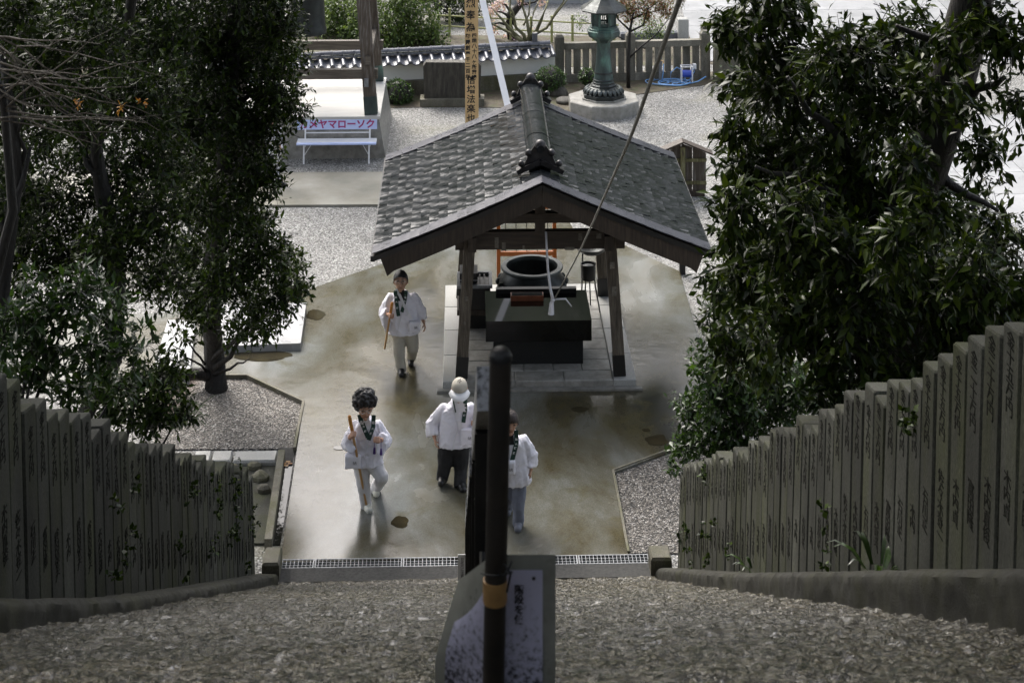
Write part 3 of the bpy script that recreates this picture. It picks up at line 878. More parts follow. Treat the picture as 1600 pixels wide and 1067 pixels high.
# ------------------------------------------------------------------ incense pavilion
PXC, PY0, PY1 = 1.11, 25.6, 29.3
plat = E('pavilion_platform', None, None, (PXC, 27.45, 0), kind='structure')
PZ = 0.17
x0, x1 = -0.30, 2.52
def pave(nm, a, b_, c, d, mat, z=PZ):
    rr_ = 0.004
    MB().rings([[(a, c, 0), (b_, c, 0), (b_, d, 0), (a, d, 0)], [(a, c, z - .012), (b_, c, z - .012), (b_, d, z - .012), (a, d, z - .012)],
                [(a + .01, c + .01, z), (b_ - .01, c + .01, z), (b_ - .01, d - .01, z), (a + .01, d - .01, z)]]).build(nm, mat, plat)
bw = 0.34
ks = np.linspace(PY0, PY1, 5)
for i in range(4):
    pave('kerb_stone', x0, x0 + bw - .006, ks[i] + .003, ks[i + 1] - .003, m_granite)
    pave('kerb_stone', x1 - bw + .006, x1, ks[i] + .003, ks[i + 1] - .003, m_granite)
ks = np.linspace(x0 + bw, x1 - bw, 4)
for i in range(3):
    pave('kerb_stone', ks[i] + .003, ks[i + 1] - .003, PY0, PY0 + bw - .006, m_pave)
    pave('kerb_stone', ks[i] + .003, ks[i + 1] - .003, PY1 - bw + .006, PY1, m_granite)
gx = np.linspace(x0 + bw, x1 - bw, 6)
gy = np.linspace(PY0 + bw, PY1 - bw, 9)
for i in range(5):
    for j in range(8):
        pave('paving_stone', gx[i] + .003, gx[i + 1] - .003, gy[j] + .003, gy[j + 1] - .003, m_pave, PZ - 0.004 + 0.003 * ((i * 7 + j * 3) % 3))
b = MB()
b.box(x0 - .08, x1 + .08, PY0 - .10, PY0 - 0.01, 0, AP + .03)
tag(b.build('platform_step_edge', m_pave), kind='structure')

pav = E('incense_pavilion', 'open wooden pavilion with curved copper shingle roof over the bronze censer', 'pavilion', (PXC, 27.45, PZ))
RX, RY0, RY1 = 1.13, 25.2, 29.8
HALF, EZ, RZ = 2.43, 2.17, 3.17
def roof(s_, off=0.0):          # s_ 0 ridge .. 1 eave -> (dx, z)
    x = HALF * s_
    z = RZ - (RZ - EZ) * (1.10 * s_ - 0.10 * s_ * s_)
    return x, z + off
posts_ = [(-0.03, 25.78, 0.13, 25.98), (2.29, 25.78, 2.13, 25.98), (-0.03, 28.82, 0.13, 28.62), (2.29, 28.82, 2.13, 28.62)]
for (bx, by, tx, ty) in posts_:
    MB().bar((bx, by, PZ + 0.08), (tx, ty, 2.62), 0.165, 0.165, up=(0, 1, 0)).build('post', m_post, pav)
    MB().bar((bx, by, PZ), (bx + (tx - bx) * .12, by + (ty - by) * .12, PZ + 0.30), 0.178, 0.178, up=(0, 1, 0)).build('post_shoe', m_black, pav)
for yy in (25.97, 28.63):
    MB().box(-0.12, 2.38, yy - .065, yy + .065, 1.97, 2.23).build('tie_beam', m_woodh, pav)
    MB().box(RX - .075, RX + .075, yy - .07, yy + .07, 2.23, 2.98).build('strut', m_wood, pav)
    MB().box(-0.05, 2.31, yy - .08, yy + .08, 2.36, 2.50).build('purlin_beam', m_woodh, pav)
for xx in (0.13, 2.13):
    MB().box(xx - .06, xx + .06, 25.75, 28.85, 1.99, 2.2).build('tie_beam', m_wood, pav)
    MB().box(xx - .07, xx + .07, RY0 + .15, RY1 - .15, 2.51, 2.65).build('purlin', m_wood, pav)
MB().box(RX - .08, RX + .08, RY0 + .12, RY1 - .12, 2.90, 3.04).build('ridge_beam', m_wood, pav)
# paper slips pasted on posts and beams
rr = random.Random(5)
for (px, py, w_, h_) in ((787, 385, 6, 13), (776, 379, 6, 17), (907, 371, 6, 11), (890, 389, 15, 5), (936, 370, 8, 8), (818, 386, 3, 5)):
    p = D(px, py, 25.9 + 0.03)
    y_ = 25.97 - .067
    p = P(px, py, 2.1)
    zz = H - (py + 600) * (y_ + 0.02) / FPX
    xx = (px - 800) * y_ / FPX + y_ * 0.0276
    sw, sh = w_ * y_ / FPX / 2, h_ * y_ / FPX / 2
    MB().box(xx - sw, xx + sw, y_ - .0015, y_ + .001, zz - sh, zz + sh).build('paper_slip', m_slip, pav)
for (fx, z_, wd, ht) in ((2.15, 1.75, .07, .1), (2.17, 1.35, .07, .22), (0.06, 1.30, .05, .06), (0.03, .95, .03, .05)):
    t_ = (z_ - PZ) / (2.62 - PZ)
    yb_ = 25.78 + 0.2 * t_ - .086
    xb_ = 2.29 - .16 * t_ if fx > 1 else -0.03 + .16 * t_
    MB().box(xb_ - wd / 2, xb_ + wd / 2, yb_ - .003, yb_ + .004, z_ - ht / 2, z_ + ht / 2).build('paper_slip', m_slip, pav)
# deck below the shingles, rafters and bargeboards
N = 18
deck = MB()
for s in (-1, 1):
    rs = []
    for i in range(N + 1):
        dx, z = roof(i / N)
        dx = max(dx, 0.004)
        xx = RX + s * dx
        rs.append([(xx, RY0 + .02, z - .028), (xx, RY1 - .02, z - .028), (xx, RY1 - .02, z - .09), (xx, RY0 + .02, z - .09)])
    deck.rings(rs if s > 0 else rs[::-1])
deck.build('roof_deck', m_wood, pav)
for s in (-1, 1):
    for k in range(12):
        y = RY0 + .35 + k * (RY1 - RY0 - .7) / 11
        a, b_ = roof(0.06, -.12), roof(0.97, -.12)
        MB().bar((RX + s * a[0], y, a[1]), (RX + s * b_[0], y, b_[1] + 0.0), 0.06, 0.07).build('rafter', m_wood, pav)
    for yb in (RY0 + 0.05, RY1 - 0.05):
        rs = []
        for i in range(13):
            t = i / 12 * 0.955
            dx, z = roof(t, -.095)
            dx = max(dx, .003)
            dpt = 0.235 + 0.03 * t
            xx = RX + s * dx
            xl = RX + s * (dx - (0.10 if i == 12 else 0))
            rs.append([(xx, yb - .03, z), (xx, yb + .03, z), (xl, yb + .03, z - dpt), (xl, yb - .03, z - dpt)])
        MB().rings(rs if s > 0 else rs[::-1]).build('bargeboard', m_wood, pav)
        # thick edge board of the shingle layer
        rs = []
        for i in range(13):
            dx, z = roof(i / 12 * 1.0, -.03)
            dx = max(dx, .003)
            xx = RX + s * dx
            y_a, y_b = (RY0, RY0 + .10) if yb < 27 else (RY1 - .10, RY1)
            rs.append([(xx, y_a, z), (xx, y_b, z), (xx, y_b, z - .075), (xx, y_a, z - .075)])
        MB().rings(rs if s > 0 else rs[::-1]).build('verge_board', m_black, pav)
    a = roof(1.0, -.045)
    MB().box(RX + s * a[0] - .03, RX + s * a[0] + .03, RY0 + .01, RY1 - .01, a[1] - .06, a[1] + .02).build('eave_board', m_black, pav)
# copper shingles, each a warped sheet of its own
SL = HALF / N * 1.085
def shingle_mesh(i, lx, ly):
    rr_ = random.Random(i)
    nx_, ny_ = 4, 8
    vs_ = []
    ph, a1, a2 = rr_.uniform(0, 6), rr_.uniform(.0035, .0075), rr_.uniform(-.0025, .0025)
    for b_ in range(ny_):
        for a in range(nx_):
            u, v = a / (nx_ - 1), b_ / (ny_ - 1)
            z = 0.020 * u + a1 * math.sin(v * 11 + ph + u * 2.5) * (0.35 + 0.65 * u) + a2 * (v - .5) + rr_.uniform(-.0012, .0012)
            vs_.append(((u - .08) * lx * 1.08, (v - .5) * ly, z))
    fs = [(b_ * nx_ + a, b_ * nx_ + a + 1, (b_ + 1) * nx_ + a + 1, (b_ + 1) * nx_ + a) for b_ in range(ny_ - 1) for a in range(nx_ - 1)]
    n = len(vs_)
    low = [(b_ * nx_ + nx_ - 1) for b_ in range(ny_)]
    vs_ += [(vs_[q][0], vs_[q][1], vs_[q][2] - .018) for q in low]
    fs += [(low[q], n + q, n + q + 1, low[q + 1]) for q in range(ny_ - 1)]
    m = MB().add(vs_, fs)
    me = m.mesh('shingle', m_copper)
    me.polygons.foreach_set('use_smooth', [True] * len(me.polygons))
    me.set_sharp_from_angle(angle=R(40))
    return me
YS0 = RY0 + 0.30
rows_ = 8
LY = (RY1 - 0.30 - YS0) / rows_
sm = [shingle_mesh(i, SL, LY * .988) for i in range(9)]
smh = [shingle_mesh(20 + i, SL, LY * .488) for i in range(3)]
cm = []
for i in range(5):
    q_ = MB()
    t_ = random.Random(i).uniform(.0, .005)
    q_.rings([[(-.01, -.155, zz), (SL * 1.0, -.155, zz + t_), (SL * 1.0, .155, zz + t_ + .002), (-.01, .155, zz)] for zz in (.0, .012)])
    cm.append(q_.mesh('cap_sheet', m_cap))
rr = random.Random(11)
for s in (-1, 1):
    for c in range(N):
        a, b_ = roof(c / N), roof((c + 1) / N)
        d = Vector((s * (b_[0] - a[0]), 0, b_[1] - a[1])).normalized()
        ay = Vector((0, s, 0)) if True else None
        n_ = d.cross(ay)
        if n_.z < 0: n_, ay = -n_, -ay
        o0 = Vector((RX + s * a[0], 0, a[1] - 0.012))
        segs = []
        stag = (c % 2) * 0.5
        y = YS0
        if stag:
            segs.append((YS0 + LY * .25, smh))
            segs += [(YS0 + LY * (q + 1), sm) for q in range(rows_ - 1)]
            segs.append((YS0 + LY * (rows_ - .25), smh))
        else:
            segs = [(YS0 + LY * (q + .5), sm) for q in range(rows_)]
        for (yy, mm) in segs:
            M = frame(o0 + Vector((0, yy, 0)), d, ay, n_) @ Matrix.Rotation(rr.uniform(-.006, .006), 4, 'X') @ Matrix.Rotation(rr.uniform(-.006, .008), 4, 'Y')
            inst('shingle', mm[rr.randrange(len(mm))], pav, M)
        for yy in (RY0 + .153, RY1 - .153):
            M = frame(o0 + Vector((0, yy, .016)), d, ay, n_) @ Matrix.Rotation(rr.uniform(-.004, .004), 4, 'X')
            inst('cap_sheet', cm[rr.randrange(5)], pav, M)
# ridge
ry0, ry1 = 25.98, 29.62
b = MB()
b.rings([[(RX + sx_ * w_, yy, z) for sx_, w_, z in ((-1, .17, RZ - .06), (-1, .15, RZ + .14), (1, .15, RZ + .14), (1, .17, RZ - .06))] for yy in (ry0, ry1)])
b.build('ridge_base', m_copper, pav)
nseg = 9
for k in range(nseg):
    ya, yb = ry0 + (ry1 - ry0) * k / nseg + .004, ry0 + (ry1 - ry0) * (k + 1) / nseg - .004
    rs = []
    for yy in (ya, yb):
        rs.append([(RX + 0.185 * math.cos(t), yy, RZ + .13 + .13 * math.sin(t) + random.Random(k).uniform(-.004, .004)) for t in np.linspace(math.pi, 0, 9)])
    MB().rings(rs).build('ridge_sheet', m_copper, pav, auto=50)
for (yo, sg) in ((ry0, -1), (ry1, 1)):
    o = MB()
    for s in (-1, 1):
        o.bar((RX, yo + sg * .05, RZ + .10), (RX + s * .34, yo + sg * .05, RZ - .06), .16, .07)
        o.sphere((RX + s * .28, yo + sg * .07, RZ + .06), .05, 10, 6)
        o.sphere((RX + s * .17, yo + sg * .07, RZ + .22), .055, 10, 6)
    o.rings([[(RX + x_ , yy, z) for x_, z in ((-.24, RZ + .03), (.24, RZ + .03), (.17, RZ + .2), (.08, RZ + .33), (-.08, RZ + .33), (-.17, RZ + .2))] for yy in (yo + sg * .0, yo + sg * .08)][::-sg])
    o.sphere((RX, yo + sg * .07, RZ + .33), .085, 12, 8)
    o.build('ridge_ornament', m_ridge, pav, auto=40)
    o = MB()
    o.tube([(RX, yo + sg * .13, RZ + .30), (RX, yo + sg * .17, RZ + .30)], .055, 14)
    o.build('ornament_disc', m_copper, pav, auto=40)

# ------------------------------------------------------------------ under the pavilion
# censer
cx, cy = 1.09, 27.98
cen = E('censer', 'large round dark bronze incense burner with a pale worn rim', 'censer', (cx, cy, PZ))
b = MB()
b.lathe([(.30, .10), (.42, .16), (.53, .30), (.56, .45), (.52, .60), (.44, .68), (.42, .72), (.46, .76), (.46, .775)], 40, (cx, cy, PZ - .0), cap=False)
b.lathe([(.405, .775), (.40, .70), (.42, .5), (.3, .3), (.01, .28)], 40, (cx, cy, PZ), cap=False)
b.build('bowl', m_bronze, cen, auto=50)
b = MB()
b.lathe([(.46, .755), (.49, .76), (.495, .785), (.485, .80), (.41, .80), (.402, .785), (.402, .74)], 48, (cx, cy, PZ), cap=False)
b.build('rim', m_rim, cen, auto=45)
for k in range(16):
    a = 2 * math.pi * k / 16
    c = (cx + .53 * math.cos(a), cy + .53 * math.sin(a), PZ + .55)
    MB().sphere(c, (.055, .055, .06), 8, 5).build('boss', m_bronze, cen, smooth=True)
for k in range(3):
    a = 2 * math.pi * (k + .25) / 3
    MB().tube([(cx + .36 * math.cos(a), cy + .36 * math.sin(a), PZ + .25), (cx + .45 * math.cos(a), cy + .45 * math.sin(a), PZ + .12), (cx + .47 * math.cos(a), cy + .47 * math.sin(a), PZ)], [.09, .08, .10], 10).build('foot', m_bronze, cen, auto=50)
b = MB()
b.lathe([(.385, .42), (.37, .45), (.01, .46)], 30, (cx, cy, PZ), cap=False)
b.build('ash_bed', m_soil, cen)
# black granite altar
alt = E('granite_altar', 'polished black granite table with thick slab top in front of the censer', 'altar', (1.11, 26.65, PZ))
MB().box(.33, 1.90, 26.05, 27.22, .555, .86).build('slab_top', m_blackgran, alt)
MB().box(.45, 1.78, 26.17, 27.10, PZ, .555).build('pedestal', m_blackgran2, alt)
MB().box(.50, 1.74, 27.10, 27.20, .86, .93).build('back_ledge', m_blackgran2, alt)
pl = E('incense_tray', 'long red-brown metal tray on the black granite table', 'tray', (1.0, 26.9, .86))
MB().box(.72, 1.22, 26.80, 26.95, .861, .94).build('tray', m_redbrown, pl)
MB().box(.735, 1.205, 26.815, 26.935, .94, .945).build('tray_lining', m_dark, pl)
# candle box on the left
cb = E('candle_box', 'black metal candle cabinet with a pale slotted lid beside the left post', 'candle box', (.12, 27.65, PZ))
MB().box(-.07, .42, 27.4, 27.95, .50, .84).build('cabinet', m_black, cb)
MB().box(-.10, .44, 27.38, 27.97, .42, .50).build('shelf', m_wood, cb)
for (xx, yy) in ((-.06, 27.42), (.38, 27.42), (-.06, 27.90), (.38, 27.90)):
    MB().box(xx, xx + .04, yy, yy + .04, PZ, .42).build('leg', m_iron, cb)
MB().box(0.0, .36, 27.5, 27.9, PZ, .36).build('base_stone', m_blackgran2, cb)
b = MB()
b.box(-.10, .45, 27.37, 27.42, .84, .885).box(-.10, .45, 27.93, 27.98, .84, .885).box(-.10, -.05, 27.42, 27.93, .84, .885).box(.40, .45, 27.42, 27.93, .84, .885)
b.build('lid_frame', m_galv, cb)
for q in range(6):
    MB().box(-.03 + q * .07, -.01 + q * .07, 27.43, 27.92, .85, .87).build('lid_bar', m_iron, cb)
MB().box(-.06, .22, 27.52, 27.9, .88, 1.02).build('incense_case', m_black, cb)
MB().box(-.06, .22, 27.515, 27.519, .905, .925).build('label_strip', m_galv, cb)
# candle pot on a tripod
px_, py_ = 2.0, 28.2
cp = E('candle_pot', 'small round iron pot with pale ash on three thin legs', 'candle pot', (px_, py_, PZ))
b = MB()
b.lathe([(.10, .48), (.118, .50), (.122, .72), (.128, .735), (.112, .735), (.108, .70)], 24, (px_, py_, PZ), cap=False)
b.build('pot', m_iron, cp, auto=50)
MB().lathe([(.109, .69), (.09, .705), (.01, .71)], 20, (px_, py_, PZ), cap=False).build('ash', m_ash, cp)
for k, (ax, ay) in enumerate(((-.06, -.10), (.14, -.10), (.04, .14))):
    MB().tube([(px_ + ax * .7, py_ + ay * .7, PZ + .50), (px_ + ax * 1.3, py_ + ay * 1.3, PZ)], .011, 6).build('leg', m_iron, cp)
# wide dish on a pole
dx_, dy_ = 2.06, 28.85
ds = E('offering_dish', 'wide shallow dark dish on a thin pole under the right beam', 'dish', (1.95, 28.8, PZ))
b = MB()
b.lathe([(.02, -.10), (.14, -.08), (.23, -.02), (.25, .02), (.24, .02), (.13, -.06), (.01, -.07)], 28, (dx_, 28.3, 1.12), cap=False)
b.build('dish', m_bronze, ds, auto=40)
MB().tube([(dx_ - .14, 28.33, 1.05), (dx_ - .15, 28.42, PZ)], .012, 8).build('pole', m_iron, ds)
MB().lathe([(.12, 0), (.12, .02), (.02, .03)], 16, (dx_ - .15, 28.42, PZ)).build('foot', m_iron, ds)
# vermilion rack behind the censer
rk = E('candle_rack', 'vermilion wooden rack with dark metal grid behind the censer', 'rack', (1.08, 30.1, AP))
zt = 1.13
for xx in (.60, 1.56):
    MB().bar((xx, 29.95, AP), (xx, 30.2, zt), .06, .06).build('leg', m_orange, rk)
    MB().bar((xx, 30.45, AP), (xx, 30.22, zt), .05, .05).build('back_leg', m_orange, rk)
MB().box(.52, 1.64, 30.14, 30.28, zt, zt + .06).build('top_board', m_orange, rk)
MB().bar((.63, 30.02, .42), (1.53, 30.02, .42), .05, .07).build('rail', m_orange, rk)
for q in range(5):
    z = .52 + q * .135
    y = 29.95 + .25 * (z - AP) / (zt - AP) - .01
    MB().bar((.63, y, z), (1.53, y, z), .014, .014).build('grid_bar', m_iron, rk)
for q in range(5):
    xx = .72 + q * .18
    MB().bar((xx, 30.04, .45), (xx, 30.19, zt), .012, .012).build('grid_bar', m_iron, rk)
# white cord with tassel hanging from the beam, and the long grey rope tied to it
ck = D(864, 468, 25.6)
wc = E('white_cord', 'white braided cord with tassel hanging from the front beam of the pavilion', 'cord', tuple(D(853, 362, 25.8)))
b = MB()
b.tube([(D(853, 362, 25.85)), D(854, 385, 25.75), D(856, 420, 25.68), D(860, 452, 25.62), ck], [.016, .017, .018, .02, .024], 8)
b.build('cord', m_cord, wc, smooth=True)
b = MB()
b.sphere(ck, .035, 10, 6)
b.tube([ck, D(884, 467, 25.58), D(893, 479, 25.57)], [.014, .013, .008], 8)
b.build('knot', m_cord, wc, smooth=True)
b = MB()
b.tube([ck, D(862, 474, 25.6), D(861, 491, 25.6)], [.022, .032, .045], 12)
b.build('tassel', m_cord, wc, auto=50)
ctl = [(867, 466, 25.6), (900, 404, 23), (920, 362, 20), (952, 290, 15.5), (985, 215, 11.5), (1020, 118, 8.8), (1062, 0, 7), (1112, -150, 5.8), (1180, -340, 4.9)]
pts = [D(*c) for c in ctl]
sm_ = []
for i in range(len(pts) - 1):
    p0, p1, p2, p3 = pts[max(i - 1, 0)], pts[i], pts[i + 1], pts[min(i + 2, len(pts) - 1)]
    for q in range(8):
        t = q / 8
        sm_.append(0.5 * ((2 * p1) + (p2 - p0) * t + (2 * p0 - 5 * p1 + 4 * p2 - p3) * t * t + (3 * p1 - p0 - 3 * p2 + p3) * t ** 3))
sm_.append(pts[-1])
tag(MB().tube(sm_, .011, 8).build('rope', m_rope, smooth=True), 'long grey rope slanting from above the stair down to the pavilion cord', 'rope')

# ------------------------------------------------------------------ foliage helpers
def leaf_arrays(clumps, dens, size, seed, droop=0.1, asp=0.4, twig=0.45, per=7, shell=0.5):
    """clumps: (centre, radius or (rx,ry,rz), density factor) -> leaf verts/faces and twig segments"""
    rg = np.random.default_rng(seed)
    V, T = [], []
    for c, rad, df in clumps:
        r3 = np.array(rad if hasattr(rad, '__len__') else (rad, rad, rad), float)
        n = max(3, int(dens * df * (r3[0] * r3[1] * r3[2]) ** (2 / 3)))
        u = rg.normal(size=(n, 3))
        u /= np.linalg.norm(u, axis=1)[:, None]
        rr_ = rg.uniform(0, 1, (n, 1)) ** shell
        base = np.array(c) + u * rr_ * r3 * 0.92
        d = u * 0.8 + rg.normal(size=(n, 3)) * 0.55 + np.array((0, 0, 0.25 - droop))
        d /= np.linalg.norm(d, axis=1)[:, None]
        L = twig * rg.uniform(.6, 1.3, (n, 1)) * np.minimum(1, r3.min() * 1.6)
        st = base - d * L * 0.5
        en = base + d * L * 0.5 - np.array((0, 0, 1)) * L * droop
        T.append((st, en))
        for k in range(per):
            t = 0.15 + 0.85 * k / (per - 1)
            p = st + (en - st) * t + rg.normal(size=(n, 3)) * size * 0.15
            ld = d * 0.55 + rg.normal(size=(n, 3)) * 0.65 - np.array((0, 0, droop * 1.5))
            ld /= np.linalg.norm(ld, axis=1)[:, None]
            up = np.array((0, 0, 1.0)) + rg.normal(size=(n, 3)) * 0.45
            sd = np.cross(ld, up)
            sd /= (np.linalg.norm(sd, axis=1)[:, None] + 1e-6)
            nr = np.cross(sd, ld)
            ll = size * rg.uniform(.6, 1.25, (n, 1))
            W = ll * asp * 0.5 * rg.uniform(.8, 1.2, (n, 1))
            q = np.stack([p, p + ld * ll * .5 + sd * W + nr * ll * .05, p + ld * ll - nr * ll * .08, p + ld * ll * .5 - sd * W + nr * ll * .05, p + ld * ll * .5], 1)
            V.append(q)
    V = np.concatenate(V)
    st = np.concatenate([t[0] for t in T])
    en = np.concatenate([t[1] for t in T])
    return V, st, en
def quick_mesh(name, verts, faces, mat):
    me = bpy.data.meshes.new(name)
    nv, nf = len(verts), len(faces)
    me.vertices.add(nv)
    me.vertices.foreach_set('co', np.ascontiguousarray(verts, np.float32).ravel())
    k = faces.shape[1]
    me.loops.add(nf * k)
    me.loops.foreach_set('vertex_index', np.ascontiguousarray(faces, np.int32).ravel())
    me.polygons.add(nf)
    me.polygons.foreach_set('loop_start', np.arange(0, nf * k, k, dtype=np.int32))
    me.polygons.foreach_set('loop_total', np.full(nf, k, dtype=np.int32))
    me.materials.append(mat)
    me.update(calc_edges=True)
    return me
def crown(name, parent, clumps, dens, size, seed, mat, twigmat=None, **kw):
    V, st, en = leaf_arrays(clumps, dens, size, seed, **kw)
    o = np.array(wl(parent)) if parent else np.zeros(3)
    n = len(V)
    vs_ = (V - o).reshape(-1, 3)
    b = np.arange(n)[:, None] * 5
    f = np.concatenate([b + np.array(t) for t in ((0, 1, 4), (0, 4, 3), (4, 1, 2), (3, 4, 2))])
    ob = link(name, quick_mesh(name, vs_, f, mat), parent)
    if twigmat:
        d = en - st
        d /= np.linalg.norm(d, axis=1)[:, None]
        a = np.cross(d, np.array((.3, .2, .9)))
        a /= np.linalg.norm(a, axis=1)[:, None]
        c = np.cross(d, a)
        rad = 0.0045
        ring = [a * math.cos(t) + c * math.sin(t) for t in (0, 2.094, 4.189)]
        vv = np.concatenate([np.stack([st - o + r_ * rad for r_ in ring], 1), np.stack([en - o + r_ * rad * .4 for r_ in ring], 1)], 1).reshape(-1, 3)
        b = np.arange(len(st))[:, None] * 6
        f = np.concatenate([b + np.array(t) for t in ((0, 1, 4, 3), (1, 2, 5, 4), (2, 0, 3, 5))])
        tag(link('twigs', quick_mesh('twigs', vv, f, twigmat), parent), kind='stuff')
    return ob
def wob(a, b, n, amp, seed):
    a, b = Vector(a), Vector(b)
    rg = random.Random(seed)
    out = [a]
    for i in range(1, n):
        t = i / n
        out.append(a.lerp(b, t) + Vector((rg.uniform(-1, 1), rg.uniform(-1, 1), rg.uniform(-.6, .6))) * amp)
    return out + [b]
def clp(lst, zc, jz, seed):
    rg = random.Random(seed)
    out = []
    for it in lst:
        px, py, r = it[:3]
        df = it[3] if len(it) > 3 else 1.0
        z = (it[4] if len(it) > 4 else zc) + rg.uniform(-jz, jz)
        out.append((D(px, py, z), r * z / FPX, df))
    return out
def tree(name, label, trunk, radii, branches, clumps, dens, size, seed, leafmat, group=None, barkmat=None, **kw):
    base = Vector(trunk[0])
    r = E(name, label, 'tree', base, group)
    bm_ = barkmat or m_bark
    MB().tube(trunk, radii, 12).build('trunk', bm_, r, smooth=True)
    for i, (a, b_, ra, rb) in enumerate(branches):
        p = wob(a, b_, 5, (Vector(b_) - Vector(a)).length * 0.05, seed * 17 + i)
        MB().tube(p, list(np.linspace(ra, rb, len(p))), 7).build('branch', bm_, r, smooth=True)
    if clumps:
        crown('crown', r, clumps, dens, size, seed, leafmat, bm_, **kw)
    return r

# ------------------------------------------------------------------ left trees
A_cl = clp([(425, 40, 55), (385, 20, 70), (445, 90, 42, .8), (430, 140, 50), (460, 172, 30, .6), (405, 195, 55), (375, 100, 70), (365, 240, 70), (405, 285, 42), (330, 320, 60), (380, 350, 52), (412, 395, 45),
            (445, 420, 38, .9), (465, 440, 25, .7), (440, 465, 36), (400, 490, 42), (350, 440, 55), (300, 400, 50), (310, 475, 45), (370, 525, 28, .45), (300, 180, 80), (310, 60, 80), (300, 270, 70), (290, 520, 22, .4), (420, 515, 20, .5)], 24.6, 0.8, 1)
A_cl += [(D(330, -120, 24), 1.6, .7), (D(400, -260, 24), 1.6, .7), (D(280, -350, 24), 1.8, .7)]
tb = P(338, 612)
At = [tb + Vector((0, 0, -.1)), D(336, 570, tb.y + .1), D(330, 500, 25.3), D(333, 430, 25.0), D(340, 340, 24.8), D(350, 240, 24.7), D(362, 130, 24.6), D(370, -50, 24.4), D(375, -250, 24.4)]
Abr = [(D(333, 560, 25.6), D(395, 500, 24.8), .05, .012), (D(335, 575, 25.6), D(425, 480, 24.9), .045, .01), (D(330, 500, 25.3), D(285, 470, 25.2), .05, .012), (D(332, 440, 25), D(410, 400, 24.6), .06, .012),
       (D(340, 340, 24.8), D(300, 260, 25), .07, .015), (D(345, 290, 24.7), D(420, 200, 24.4), .06, .012), (D(356, 180, 24.6), D(430, 110, 24.5), .05, .01), (D(350, 240, 24.7), D(300, 100, 25), .06, .012),
       (D(338, 590, 25.8), D(262, 580, 25.4), .11, .05), (D(335, 585, 25.7), D(390, 560, 25.2), .03, .008), (D(320, 570, 25.7), D(285, 520, 25.4), .02, .006), (D(322, 580, 25.7), D(270, 540, 25.3), .02, .006)]
tree('evergreen_tree', 'dark small-leaved evergreen tree standing on the gravel bed right of the left fence end', At, [.20, .155, .135, .14, .13, .11, .10, .08, .05], Abr, A_cl, 950, 0.105, 3, m_leaf_l)
B_cl = clp([(200, 50, 90), (110, 30, 90), (30, 60, 80), (220, 150, 80), (130, 140, 75, .8), (40, 150, 70, .8), (230, 250, 75), (235, 340, 70), (250, 430, 55), (150, 300, 75, .75), (60, 310, 80, .75), (170, 390, 65, .9), (100, 400, 60, .9), (20, 400, 70, .9),
            (260, 60, 60), (130, 220, 60, .6), (20, 230, 60, .6), (60, 90, 70, .9, 19), (150, 60, 70, .8, 19), (30, 20, 60, .9, 19), (120, 180, 50, .6, 19.5)], 21.5, 1.2, 2)
B_cl += [(Vector((-4.4, 12, 12.6)), 1.6, .8), (Vector((-5.5, 9, 13.0)), 1.8, .8), (Vector((-3.6, 15.5, 11.8)), 1.5, .8), (Vector((-3.2, 7, 13.6)), 1.5, .8), (Vector((-5.2, 17, 11.6)), 1.7, .8), (Vector((-7, 13, 13)), 2.0, .8), (Vector((-4.2, 4.5, 13.4)), 1.5, .8)]  # unseen clumps above the left fence, added to shade the stair
hb = Vector((-5.4, 20.6, -.1))
Bt = [hb, D(175, 560, 21.3), D(182, 470, 21.2), D(178, 380, 21.2), D(160, 300, 21.2), D(148, 230, 21.2), D(190, 100, 21.0), D(215, -60, 20.6), D(190, -320, 19.5)]
Bbr = [(D(178, 380, 21.2), D(225, 300, 21), .06, .02), (D(160, 300, 21.2), D(110, 180, 21.2), .06, .015), (D(148, 230, 21.2), D(30, 90, 21), .07, .015), (D(150, 220, 21.2), D(230, 120, 21), .05, .012), (D(190, 100, 21), D(110, 20, 21), .05, .01),
       (D(182, 420, 21.2), D(120, 390, 21), .05, .01), (D(215, -60, 20.6), (-4.4, 12, 12.4), .07, .02), (D(205, -160, 20.2), (-5.2, 17, 11.6), .06, .02)]
B_cl += [(Vector((-4.6, 21.5, 12.6)), 1.9, .8), (Vector((-6.5, 23, 12.5)), 2.0, .8), (Vector((-3.2, 18.5, 12.6)), 1.7, .8)]  # more unseen clumps, added to keep sun off the lower stair
tree('evergreen_tree', 'tall dark evergreen tree behind the middle of the left fence', Bt, [.17, .13, .12, .11, .10, .09, .075, .06, .05], Bbr, B_cl, 850, 0.10, 5, m_leaf_l)
C_cl = clp([(10, 330, 70, .8), (-20, 120, 90, .9), (60, 220, 50, .6), (-40, 300, 90), (-60, 450, 90), (90, 90, 50, .4)], 19.5, .8, 3)
tree('evergreen_tree', 'slim forked tree with sparse leaves at the far left edge', [Vector((-5.6, 17.6, .9)), D(0, 500, 18.6), D(12, 380, 18.6), D(28, 280, 18.7), D(20, 180, 18.7), D(-10, 20, 18.7)], [.12, .10, .085, .06, .05, .03],
     [(D(20, 330, 18.6), D(48, 230, 18.7), .05, .015), (D(12, 380, 18.6), D(-60, 240, 18.7), .05, .015), (D(30, 270, 18.7), D(35, 120, 18.7), .03, .01)], C_cl, 700, 0.10, 6, m_leaf_l)
